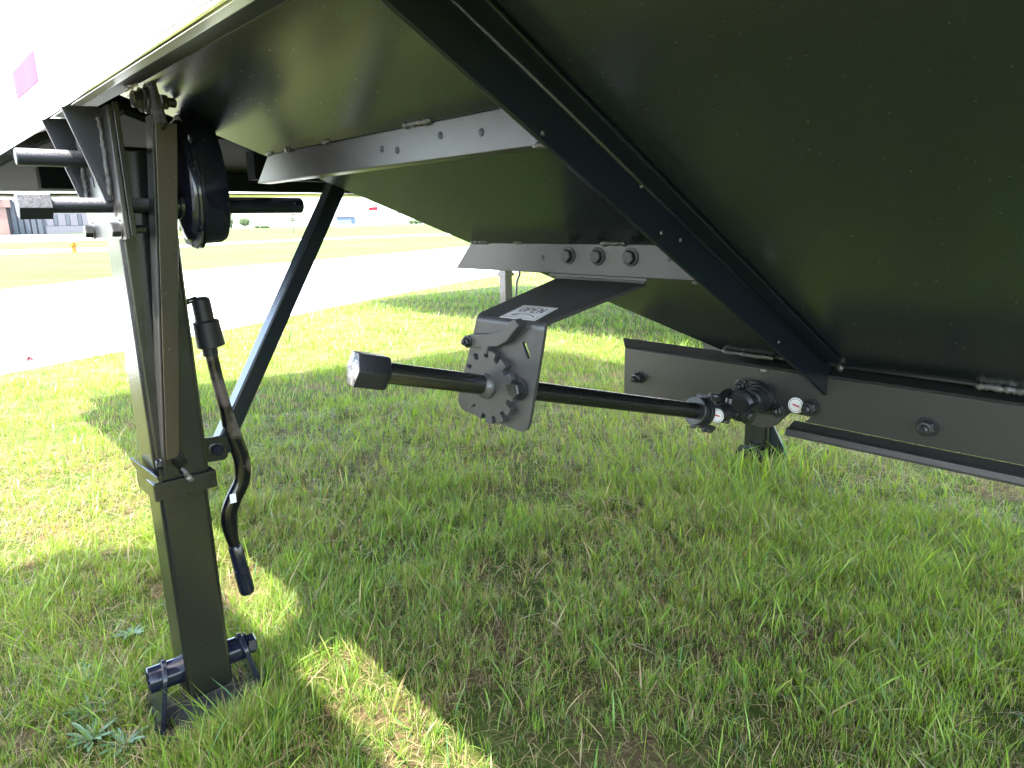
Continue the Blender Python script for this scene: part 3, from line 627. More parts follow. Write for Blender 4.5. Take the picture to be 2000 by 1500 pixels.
# foot: pan, two ears, axle tube, bolt
ft = empty('x') if False else None
pan = G().plate([V(0.15, -0.115, 0.020), V(0.15, 0.125, 0.020), V(-0.105, 0.115, 0.020), V(-0.105, -0.115, 0.020)], (0, 0, 0.006)).make('foot_pan', M['flange'], leg, bevel=0.002)
g = G()
for s_, t_ in ((-1, -0.080), (1, 0.078)):
    prof = [(-0.066, 0.024), (-0.062, 0.060), (-0.054, 0.105), (-0.045, 0.150)] + [(-0.010+0.035*math.cos(math.radians(a)), 0.150+0.035*math.sin(math.radians(a))) for a in (155, 125, 90, 55, 25)] + [(0.025, 0.150), (0.055, 0.105), (0.095, 0.060), (0.138, 0.024)]
    p_ = [V(l_, t_+s_*(0.15-z_)*0.20, z_) for l_, z_ in prof]
    G().plate(p_, (s_*0.010, 0, 0)).make('foot_ear', M['gear'], pan, bevel=0.0015)
ax0, ax1 = V(-0.010, -0.112, 0.150), V(-0.010, 0.088, 0.150)
tube = G(); tube.lathe(ax0, ax1, [(0, 0.0258), (0.002, 0.0275), (0.195, 0.0275), (0.2, 0.0245)], 28, cap=False); tube.lathe(ax0, ax1, [(0, 0.0258), (0.0, 0.0215), (0.03, 0.0215)], 28, cap=False)
tube.make('axle_tube', M['gear'], pan, smooth='auto')
G().lathe(ax0+AT*0.03, ax0+AT*0.032, [(0, 0.0215), (0.002, 0.0215)], 20).make('axle_plug', M['ink'], pan)
hex_bolt(pan, V(-0.010, 0.089, 0.150), AT, 0.022, 0.018, mat=M['gear'], washer=True)
pan.rotation_euler = (0, 0, math.radians(-6)); pan.location = (0.004, -0.004, -0.022)
# brace from the leg up to the frame
def beam(p0, p1, side, wd, dp, name, mat, parent):
    p0 = Vector(p0); p1 = Vector(p1); ax = (p1-p0).normalized(); side = (Vector(side)-ax*Vector(side).dot(ax)).normalized(); oth = ax.cross(side)
    c = [side*a*wd/2+oth*b_*dp/2 for a, b_ in ((-1, -1), (1, -1), (1, 1), (-1, 1))]
    return G().add([p0+q for q in c]+[p1+q for q in c], [(0,1,2,3),(7,6,5,4),(0,1,5,4),(1,2,6,5),(2,3,7,6),(3,0,4,7)]).make(name, mat, parent, bevel=0.004, bseg=3)
beam(V(0.012, 0.098, 0.585), V(0.012, 0.470, 1.21), AL, 0.036, 0.036, 'leg_brace', M['rib'], TR)
tb = G().plate([V(-0.006, 0.049, 0.626), V(-0.006, 0.110, 0.620), V(-0.006, 0.107, 0.574), V(-0.006, 0.100, 0.568), V(-0.006, 0.049, 0.572)], (0, -0.006, 0)).make('brace_tab', M['leg'], TR, bevel=0.001)
hex_bolt(tb, V(-0.0122, 0.084, 0.595), -AL, 0.012, 0.008, mat=M['gear'])
# --- upper bracket: plate with gussets
bp_ = G().plate([V(-0.142, -0.060, 1.250), V(-0.142, -0.060, 1.035), V(0.103, -0.060, 1.035), V(0.120, -0.060, 1.100), V(0.120, -0.060, 1.250)], (0.008, 0, 0)).make('leg_bracket', M['satin'], TR, bevel=0.0015)
G().box(V(-0.146, -0.0515, 1.040), V(-0.139, -0.043, 1.255)).make('bracket_return', M['leg'], bp_, bevel=0.001)
for Lg in (-0.100, 0.070):
    G().plate([V(Lg, -0.116, 1.249), V(Lg, -0.061, 1.252), V(Lg, -0.061, 1.100), V(Lg, -0.072, 1.100)], (0, 0.007, 0)).make('gusset', M['rough'], bp_, bevel=0.001)
    weld(bp_, V(Lg-0.003, -0.064, 1.240), V(Lg-0.003, -0.064, 1.105), 0.0045, 0.7)
for L_, z_ in ((-0.113, 1.052), (0.083, 1.050)): hex_bolt(bp_, V(L_, -0.060, z_), -AT, 0.0125, 0.012, mat=M['satin'])
g = G(); g.hexhead(V(-0.113, 0.001-0.052, 1.052), AT, 0.013, 0.012); g.lathe(V(-0.113, -0.04, 1.052), V(-0.113, 0.0, 1.052), [(0, 0.007), (0.02, 0.007)], 14); g.make('nut', M['leg'], bp_, smooth='auto')
for L_, z_ in ((0.045, 1.190), (0.035, 1.128)): G().box(V(L_, -0.0612, z_), V(L_-0.018, -0.0602, z_+0.018)).make('square_hole', M['ink'], bp_)
hole(bp_, V(-0.100, -0.060, 1.083), -AT, 0.010)
# hex driven gear shaft and upper stub
SLo, SZ = -0.081, 1.093
gs = G().rod(V(SLo, -0.150, SZ), V(SLo, 0.290, SZ), 0.0125, 28).make('gear_shaft', M['rough'], TR, smooth='auto')
hh = [V(SLo+0.0235*math.cos(math.radians(12+60*k)), -0.196, SZ+0.0235*math.sin(math.radians(12+60*k))) for k in range(6)]
G().plate(hh, (0.046, 0, 0)).make('shaft_hex', M['rough'], gs, bevel=0.0012)
G().rod(V(SLo, 0.130, SZ), V(SLo, 0.292, SZ), 0.0155, 28).make('inner_shaft', M['gear'], gs, smooth='auto')
hole(gs, V(SLo-0.0157, 0.270, SZ+0.004), -AL, 0.003)
G().rod(V(0.020, -0.172, 1.177), V(0.020, 0.03, 1.177), 0.0145, 28).make('holder_stub', M['rough'], TR, smooth='auto')
# --- gearbox: two pressed pear shaped shells
def pear(T_, r_lo, r_hi, zc_hi, n_=40):
    out = []
    for k in range(n_):
        a = 2*math.pi*k/n_; 
        s_ = (math.sin(a)+1)/2; r_ = r_lo*(1-s_)+r_hi*s_; cz = 1.092*(1-s_)+zc_hi*s_
        out.append(V(SLo+0.002+0.012*s_+r_*math.cos(a), T_, cz+r_*math.sin(a)))
    return out
def shell(levels, name, mat, parent):
    vs = []; fs = []; n_ = 40
    for T_, a, b_, c in levels: vs += pear(T_, a, b_, c, n_)
    for q in range(len(levels)-1):
        for k in range(n_): fs.append((q*n_+k, q*n_+(k+1) % n_, (q+1)*n_+(k+1) % n_, (q+1)*n_+k))
    fs += [tuple(range(n_)), tuple(range(len(levels)*n_-1, (len(levels)-1)*n_-1, -1))]
    return mesh(name, vs, fs, mat, parent, smooth='auto')
gb = shell([(0.0535, .030, .020, 1.20), (0.056, .050, .030, 1.20), (0.060, .062, .036, 1.205), (0.066, .066, .040, 1.205), (0.070, .067, .041, 1.205), (0.0702, .077, .048, 1.206), (0.074, .078, .049, 1.206), (0.0745, .074, .047, 1.206), (0.0785, .074, .047, 1.206), (0.079, .079, .050, 1.206), (0.083, .079, .050, 1.206), (0.0832, .070, .044, 1.206), (0.118, .069, .043, 1.206), (0.128, .064, .039, 1.205), (0.132, .052, .030, 1.20)], 'gearbox', M['gear'], TR)
G().lathe(V(SLo, 0.054, SZ), V(SLo, 0.02, SZ), [(0, 0.026), (0.006, 0.025), (0.007, 0.019), (0.014, 0.018)], 28).make('gearbox_boss', M['gear'], gb, smooth='auto')
for a in (20, 80, 140, 215, 270, 325):
    q = math.radians(a); hex_bolt(gb, V(SLo+0.070*math.cos(q), 0.0702, 1.092+0.070*math.sin(q)+(0.07 if 0 < a < 180 else 0)), -AT, 0.0055, 0.005, mat=M['gear'], washer=False)
g = G().plate([V(SLo+0.05, 0.066, 1.04), V(SLo+0.035, 0.066, 1.022), V(SLo-0.02, 0.066, 1.014), V(SLo-0.05, 0.066, 1.026), V(SLo-0.06, 0.066, 1.045)], (0.004, 0, 0)); g.make('gearbox_lug', M['satin'], gb, bevel=0.001)
# --- long angle strap with its lug
s0, s1 = V(-0.145, 0.010, 1.228), V(-0.083, -0.034, 0.600)
def sp(t, dT=0, dL=0): return s0.lerp(s1, t)+AT*dT+AL*dL
wt = lambda t: 0.036-0.008*t
st = G()
st.plate([sp(0, 0), sp(0, wt(0)), sp(0.955, wt(1)-0.004), sp(0.97, wt(1)-0.010), sp(0.97, 0)], AL*0.004)
sto = st.make('angle_strap', M['strap'], TR, bevel=0.0012)
st = G(); q = [sp(-0.035, -0.006, -0.002), sp(-0.035, -0.006, 0.020), sp(1.02, -0.006, 0.026), sp(1.035, -0.003, 0.004)]
st.plate([sp(-0.02, -0.004, 0.004), sp(-0.02, -0.004, 0.040), sp(0.99, -0.004, 0.040), sp(1.03, -0.004, 0.020), sp(1.03, -0.004, 0.004)], (0.0035, 0, 0))
st.make('strap_side', M['satin'], sto, bevel=0.001)
lug = G().plate([V(-0.160, 0.006, 1.302), V(-0.165, 0.018, 1.225), V(-0.145, 0.018, 1.215), V(-0.120, 0.016, 1.225), V(-0.110, 0.006, 1.302)], (0.007, 0, 0)).make('strap_lug', M['leg'], TR, bevel=0.0015)
hex_bolt(lug, V(-0.140, -0.006, 1.262), -AT, 0.0145, 0.012, mat=M['satin'])
G().lathe(V(-0.140, 0.004, 1.262), V(-0.140, -0.004, 1.262), [(0, 0.021), (0.004, 0.021), (0.006, 0.019)], 28).make('strap_eye', M['satin'], lug, smooth='auto')
g = G(); g.hexhead(V(-0.140, 0.024, 1.262), AT, 0.013, 0.011); g.lathe(V(-0.14, 0.035, 1.262), V(-.14, .05, 1.262), [(0, .008), (.012, .008), (.014, .006)], 14); g.make('nut', M['leg'], lug, smooth='auto')
hex_bolt(sto, sp(0.985, -0.006, 0.014), -AT, 0.009, 0.007, mat=M['leg'])
# --- pink looking reflective tape on the sunlit white side, high on the wall
for L0_, L1_ in ((0.042, 0.275), (-1.6, -1.3), (1.4, 1.7)):
    G().box(V(L0_, TO-0.0012, 1.307), V(L1_, TO-0.0005, 1.357)).make('reflective_tape', M['tape_red'], TR)
# wall trim line above the rail
G().box(V(LB, TO-0.0018, ZB+0.001), V(LF, TO-0.0005, ZB+0.003)).make('wall_trim', M['white'], TR)
# --- far landing leg (simplified but with the same parts)
def far_leg(Lc, Tc, root, z_top=1.28):
    lg = square_tube(Lc-0.05, Lc+0.05, Tc-0.05, Tc+0.05, 0.56, z_top, 0.009, 'landing_leg', M['leg'], root)
    square_tube(Lc-0.046, Lc+0.046, Tc-0.046, Tc+0.046, 0.06, 0.56, 0.009, 'inner_leg', M['leg'], lg)
    G().box(V(Lc-0.058, Tc-0.058, 0.54), V(Lc+0.058, Tc+0.058, 0.575)).make('leg_collar', M['leg'], lg, bevel=0.002)
    G().box(V(Lc-0.12, Tc-0.10, 0.012), V(Lc+0.09, Tc+0.10, 0.018)).make('foot_pan', M['rib'], lg)
    for s_ in (-1, 1):
        G().plate([V(Lc-0.10, Tc+s_*0.088, 0.022), V(Lc-0.035, Tc+s_*0.082, 0.085), V(Lc+0.035, Tc+s_*0.082, 0.085), V(Lc+0.075, Tc+s_*0.088, 0.022)], (s_*0.007, 0, 0)).make('foot_ear', M['rib'], lg)
    G().plate([V(Lc-0.052, Tc-0.01, 0.20), V(Lc-0.052, Tc-0.01, 0.03), V(Lc-0.145, Tc-0.01, 0.03), V(Lc-0.135, Tc-0.01, 0.06)], (0.007, 0, 0)).make('foot_web', M['rib'], lg)
    G().rod(V(Lc, Tc-0.105, 0.062), V(Lc, Tc+0.105, 0.062), 0.018).make('axle_tube', M['leg'], lg, smooth='auto')
    return lg
far_leg(-0.070, 2.353, TR)
beam(V(-0.07, 2.30, 0.62), V(-0.07, 1.90, 1.28), AL, 0.036, 0.036, 'leg_brace', M['rib'], TR)

# =================================================================== CRANK HANDLE (hangs beside the leg)
CH = empty('crank_handle', tw(0, 0.1), RZ)
tag(CH, 'long glossy black crank handle hanging beside the near landing leg, with scuffed bends', 'crank handle')
CH.location = tw(0, 0, 0)
cpts = smooth_path([V(0, .100, .82), V(0, .105, .775), V(0, .109, .737), V(0, .118, .675), V(0, .127, .614), V(0, .139, .556), V(0, .134, .508), V(0, .112, .471), V(0, .098, .439), V(0, .097, .396), V(0, .103, .350)], 6)
nC = len(cpts); rad = []; sq = []
for i, p in enumerate(cpts):
    z = p.z; f_ = 1 if 0.42 < z < 0.62 else (max(0, 1-abs(z-0.62)/0.06) if z >= 0.62 else max(0, 1-abs(z-0.42)/0.05))
    rad.append(0.0125+0.0022*f_); sq.append(1.0+0.22*f_)
G().path(cpts, rad, 20, squash=sq, up_=AL).make('crank_rod', M['scuff'], CH, smooth=True)
G().lathe(V(0, .0945, .915), V(0, .100, .845), [(0, .012), (.004, .0175), (.012, .0185), (.075, .019)], 28).make('socket_stem', M['rubber'], CH, smooth='auto')
so = G(); so.lathe(V(0, .0995, .868), V(0, .106, .800), [(0, .018), (.003, .0255), (.055, .0275), (.056, .0245), (.012, .0235)], 32, cap=False)
so.make('socket_cup', M['rubber'], CH, smooth='auto')
G().lathe(V(0, .0995, .83), V(0, .1015, .795), [(0, .0150), (.036, .0150)], 24).make('socket_liner', M['rubber'], CH, smooth='auto')
gp = G(); gp.lathe(V(0, .1015, .365), V(0, .1175, .237), [(0, .0125), (.004, .0150), (.060, .0155), (.0605, .0145), (.0640, .0145), (.0645, .0165), (.118, .0168), (.124, .0150), (.127, .011)], 28)
gp.make('hand_grip', M['gear'], CH, smooth='auto')
G().box(V(-0.0160, .099, .468), V(-0.0150, .112, .489)).make('small_label', M['label'], CH)
G().rod(V(-0.0165, .137, .545), V(-0.0150, .137, .545), 0.0028, 10).make('pin_hole', M['ink'], CH)
G().path([V(0.0, 0.058, 0.905), V(0.0, 0.085, 0.912), V(0.0, 0.094, 0.905)], 0.006, 8).make('hanger_hook', M['leg'], CH, smooth=True)

# =================================================================== NEIGHBOUR TRAILERS
def neighbour(L0_, T0_, nose, width, zt, label, rear=-6.0):
    R_ = empty('parked_trailer', tw(L0_, T0_), RZ); tag(R_, label, 'trailer')
    zb = 1.172; c = 0.45; pts = [(rear, -0.15), (nose-c, -0.15)]
    for k in range(1, 6): a = math.radians(-90+18*k); pts.append((nose-c+c*math.cos(a), -0.15+c+c*math.sin(a)))
    for k in range(0, 5): a = math.radians(18*k); pts.append((nose-c+c*math.cos(a), width-0.15-c+c*math.sin(a)))
    pts += [(nose-c, width-0.15), (rear, width-0.15)]
    G().plate([V(l_, t_, zb+0.012) for l_, t_ in pts], (0, 0, zt-zb-0.012)).make('body', M['white'], R_, smooth='auto')
    G().box(V(rear, -0.152, zb), V(nose-c, -0.10, zb+0.010)).make('bottom_rail', M['rib'], R_)
    for L_ in (nose-1.35, nose-3.6):
        G().box(V(L_, -0.1515, zb+0.045), V(L_+0.20, -0.1503, zb+0.085)).make('reflective_tape', M['tape_deep'], R_)
    G().plate([V(-0.3, 0.1, zb-0.002), V(-3.6, 0.1, zb-0.002), V(-2.8, 0.95, 0.62), V(-0.9, 0.95, 0.62)], (0.006, 0, 0)).make('slope_sheet', M['sheet'], R_)
    G().plate([V(-0.3, 0.1, zb-0.002), V(-0.9, 0.95, 0.62), V(-0.9, 1.4, 0.62), V(-0.3, 2.2, zb-0.002)], (0, 0, 0.005)).make('front_slope_sheet', M['sheet'], R_)
    l1 = far_leg(0, 0, R_, zb); far_leg(0, 2.25, R_, zb)
    pc = smooth_path([V(-0.0, 0.13, 0.82), V(0, 0.15, 0.66), V(0, 0.19, 0.56), V(0, 0.15, 0.47), V(0, 0.13, 0.30)], 5)
    G().path(pc, 0.011, 8, up_=AL).make('crank_handle', M['scuff'], R_, smooth=True)
    return R_
neighbour(3.55, 4.15, 3.35, 2.6, 2.9, 'white bodied grain trailer parked beyond, its side showing a small red reflective strip')
CT = empty('unseen_shade_trailer', tw(-0.4, -0.88), RZ); tag(CT, 'unseen small white cargo trailer added beside the viewer to cast the near shade', 'trailer')  # trailer outside the view, added for its shadow and kept short for sky light
pts = [(-1.15, 0.0), (0.78, 0.0)] + [(0.78+0.42*math.sin(math.radians(a)), -0.42+0.42*math.cos(math.radians(a))) for a in (18, 36, 54, 72, 90)] + [(1.20, -1.7), (-1.15, -1.7)]
G().plate([V(l_, t_, 0.62) for l_, t_ in pts], (0, 0, 2.26)).make('body', M['white'], CT, smooth='auto')
G().box(V(-1.13, -1.68, 0.52), V(1.0, -0.02, 0.617)).make('chassis', M['dull'], CT, bevel=0.01)
for t_ in (-1.66, -0.26):
    wh = G().lathe(V(-0.15, t_, 0.33), V(-0.15, t_+0.22, 0.33), [(0, .27), (.03, .33), (.19, .33), (.22, .27)], 32).make('wheel', M['rubber'], CT, smooth='auto')
    G().lathe(V(-0.15, t_+(0.223 if t_ > -1 else -0.003), 0.33), V(-0.15, t_+(0.23 if t_ > -1 else -0.01), 0.33), [(0, .19), (.006, .17)], 24).make('rim', M['alu'], wh, smooth='auto')
G().box(V(-1.175, -1.55, 0.72), V(-1.152, -0.15, 2.75)).make('rear_door', M['white'], CT, bevel=0.01)
G().box(V(1.0, -0.90, 0.50), V(2.1, -0.80, 0.58)).make('tow_bar', M['dull'], CT, bevel=0.01)

# =================================================================== BACKGROUND
def wbox(g, o, ux, a, b_):   # box in a frame with origin o, x axis ux, y axis away
    uy = Vector((-ux.y, ux.x, 0)); vs = []
    for z in (a[2], b_[2]):
        for x, y in ((a[0], a[1]), (b_[0], a[1]), (b_[0], b_[1]), (a[0], b_[1])): vs.append(o+ux*x+uy*y+AZ*z)
    return g.add(vs, [(0,1,2,3),(4,5,6,7),(0,1,5,4),(1,2,6,5),(2,3,7,6),(3,0,4,7)])
BO = Vector((-85.34, 110.98, 0.75)); ux = (Vector((-71.66, 120.27, 0))-Vector((-85.34, 110.98, 0))).normalized()
BD = empty('industrial_building'); tag(BD, 'low industrial building with tan entrance bay and pale grey panel wall at far left', 'building')
M['tan'] = plain('tan_panel', (0.13, 0.078, 0.06), 0.8); M['pale'] = plain('pale_grey_panel', (0.10, 0.092, 0.10), 0.7); M['glassd'] = plain('dark_glass', (0.05, 0.055, 0.07), 0.15)
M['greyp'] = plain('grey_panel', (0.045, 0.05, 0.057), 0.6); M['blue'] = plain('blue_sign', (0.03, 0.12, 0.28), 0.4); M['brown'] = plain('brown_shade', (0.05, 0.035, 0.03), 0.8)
wbox(G(), BO, ux, (0, 1.2, 0), (30, 16, 5.3)).make('main_block', M['pale'], BD)
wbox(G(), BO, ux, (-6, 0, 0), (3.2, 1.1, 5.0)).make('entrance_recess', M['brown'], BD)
wbox(G(), BO, ux, (-6, -1.3, 4.3), (6.0, 1.0, 6.3)).make('entrance_fascia', M['tan'], BD)
wbox(G(), BO, ux, (-6, -1.45, 5.25), (4.8, -1.32, 6.0)).make('sign_board', M['blue'], BD)
g = G()
for k in range(5): wbox(g, BO, ux, (-1.0+k*0.9, -1.5, 5.55), (-0.5+k*0.9, -1.46, 5.9))
g.make('sign_lettering', M['white'], BD)
for x0 in (3.3, -3.5): wbox(G(), BO, ux, (x0, -1.0, 0), (x0+2.0, 0.9, 4.29)).make('column', M['tan'], BD)
for k in range(5):
    x0 = 5.8+k*0.85
    wbox(G(), BO, ux, (x0, 0.6, 0), (x0+0.62, 1.15, 5.6-0.3*k)).make('wall_panel', M['greyp'], BD)
for k in range(7):
    x0 = 10.4+k*1.75
    wbox(G(), BO, ux, (x0, 0.95, 1.35), (x0+1.05, 1.17, 3.4)).make('wall_panel', M['tan'] if k % 2 == 5 else M['pale'], BD)
    wbox(G(), BO, ux, (x0+1.12, 1.0, 1.4), (x0+1.66, 1.18, 3.2)).make('window', M['glassd'] if k % 2 else M['greyp'], BD)
wbox(G(), BO, ux, (10.2, 0.85, 0), (24, 1.15, 1.28)).make('base_course', M['pale'], BD)
# distant pale block seen behind the brace
FB = empty('distant_shed', (-45.8, 196, 0.7)); tag(FB, 'small pale blue shed far across the field behind the brace', 'shed')
M['shed'] = plain('pale_blue_cladding', (0.085, 0.10, 0.16), 0.7)
G().box((-2.2, 0, 0.8), (2.0, 5, 2.85)).make('wall', M['shed'], FB); G().box((-2.4, -0.3, 2.86), (2.2, 5.2, 3.0)).make('roof', M['white'], FB); G().box((-2.2, 0.02, 0.0), (2.0, 5, 0.79)).make('plinth', M['white'], FB)
# fire hydrant
HP = Vector((-22.62, 36.27, 0)); HY = empty('fire_hydrant', HP); tag(HY, 'small yellow fire hydrant on the far lawn beside the street', 'fire hydrant')
M['yel'] = plain('hydrant_yellow', (0.32, 0.14, 0.004), 0.6); M['yelp'] = plain('hydrant_pale_cap', (0.34, 0.29, 0.13), 0.6)
G().lathe((0, 0, 0), (0, 0, 1), [(0, .17), (.05, .17), (.05, .11), (.45, .10), (.47, .14), (.51, .14)], 20).make('barrel', M['yel'], HY, smooth='auto')
G().lathe((0, 0, .512), (0, 0, 1), [(0, .13), (.08, .12), (.15, .07), (.17, .03), (.22, .03)], 20).make('bonnet', M['yelp'], HY, smooth='auto')
for s_ in (-1, 1): G().rod((s_*0.095, 0, .40), (s_*0.20, 0, .40), 0.06, 14).make('side_nozzle', M['yel'], HY, smooth='auto')
G().rod((0, -0.095, .36), (0, -0.20, .36), 0.08, 14).make('front_nozzle', M['yel'], HY, smooth='auto')
# trees
m, n, l, b = new_mat('leaves_far'); M['leaf'] = m
g = noise(n, l, 1.5, 4, 0.6); cr = ramp(n, l, g.outputs['Fac'], [(0.3, (0.03, 0.055, 0.02)), (0.7, (0.09, 0.13, 0.04))]); l.new(cr.outputs[0], b.inputs['Base Color']); b.inputs['Roughness'].default_value = 0.8
M['bark'] = plain('bark', (0.16, 0.13, 0.10), 0.9)
def foliage(center, rad, count, size, parent, name='crown', shape=None):
    vs = []; fs = []
    for _ in range(count):
        while True:
            p = Vector((random.uniform(-1, 1), random.uniform(-1, 1), random.uniform(-1, 1)))
            if p.length < 1 and (shape is None or shape(p)): break
        c = Vector(center)+Vector((p.x*rad[0], p.y*rad[1], p.z*rad[2])); s_ = size*random.uniform(0.5, 1.2)
        a = Vector((random.uniform(-1, 1), random.uniform(-1, 1), random.uniform(-1, 1))).normalized(); b_ = a.orthogonal().normalized(); k = len(vs)
        vs += [c-a*s_, c+b_*s_*0.5, c+a*s_, c-b_*s_*0.5]; fs.append((k, k+1, k+2, k+3))
    return mesh(name, vs, fs, M['leaf'], parent)
def tree(loc, h, rad, count, size, label, trunk_r, crown_z=0.65, group=None, name='tree', shape=None):
    t = empty(name, loc); tag(t, label, 'tree', group)
    G().path([(0, 0, -0.05), (0.02*h, 0, h*0.4), (0, 0, h*0.9)], [trunk_r, trunk_r*0.7, trunk_r*0.2], 8).make('trunk', M['bark'], t, smooth=True)
    foliage((0, 0, h*crown_z), rad, count, size, t, shape=shape); return t
# young open conifer: tiers of drooping boughs
YT = empty('young_conifer', (-26.42, 86.03, 0.22)); tag(YT, 'young thin conifer standing alone far behind the stub shaft', 'tree')
G().path([(0, 0, -0.05), (0.02, 0, 1.6), (0, 0, 3.6)], [0.05, 0.04, 0.012], 8).make('trunk', M['bark'], YT, smooth=True)
vs = []; fs = []
for tier, (z, r_) in enumerate([(1.55, 0.55), (1.85, 0.95), (2.25, 1.25), (2.6, 0.85), (3.0, 0.55), (3.35, 0.3)]):
    for k in range(9):
        a = k*2*math.pi/9+tier*0.5+random.uniform(-.2, .2); rr_ = r_*random.uniform(0.7, 1.1)
        for q in range(14):
            t = (q+1)/14; c = Vector((math.cos(a)*rr_*t, math.sin(a)*rr_*t, z+0.12*t*random.uniform(.4, 1.4)))
            for _ in range(2):
                s_ = 0.10*(1.2-t*0.6); d = Vector((random.uniform(-1, 1), random.uniform(-1, 1), random.uniform(-.5, .5))).normalized(); e = d.orthogonal().normalized(); kk = len(vs)
                vs += [c, c+d*s_+e*s_*0.3, c+d*s_*1.8, c+d*s_-e*s_*0.3]; fs.append((kk, kk+1, kk+2, kk+3))
mesh('crown', vs, fs, M['leaf'], YT)
tree((-105.4, 280.9, 0.6), 4.6, (2.2, 2.2, 1.7), 700, 0.35, 'round green tree on the horizon just right of the gearbox', 0.2, 0.62)
tree((-110.5, 279.5, 0.6), 8.5, (1.1, 1.1, 4.0), 500, 0.4, 'tall narrow tree at the edge of the gearbox on the horizon', 0.25, 0.5, name='narrow_tree')
hedge_spots = [(u_, 297) for u_ in (-41, -39.2, -37.5, -35.6, -33.5, -31.5)]
for i, (x, y) in enumerate(hedge_spots):
    tree((x, y, 0.6), 2.1+0.5*random.random()+(0.4 if i in (3, 4) else 0), (1.3, 1.2, 0.9), 260, 0.3, ['leftmost', 'second from left', 'third from left', 'fourth from left', 'second from right', 'rightmost'][i]+' of the low dark trees on the horizon under the slope sheet', 0.12, 0.6, group='low trees on the horizon under the hopper', name='low_tree')
for i, x in enumerate((-101.5, -99.2, -97.6)):
    tree((x, 283, 0.6), 1.7-0.2*i, (1.4, 1.2, 0.6), 220, 0.3, ['nearest bush right of the round tree on the horizon', 'middle one of the low bushes right of the round tree', 'last and lowest bush right of the round tree'][i], 0.1, 0.5, group='low bushes on the horizon', name='bush')

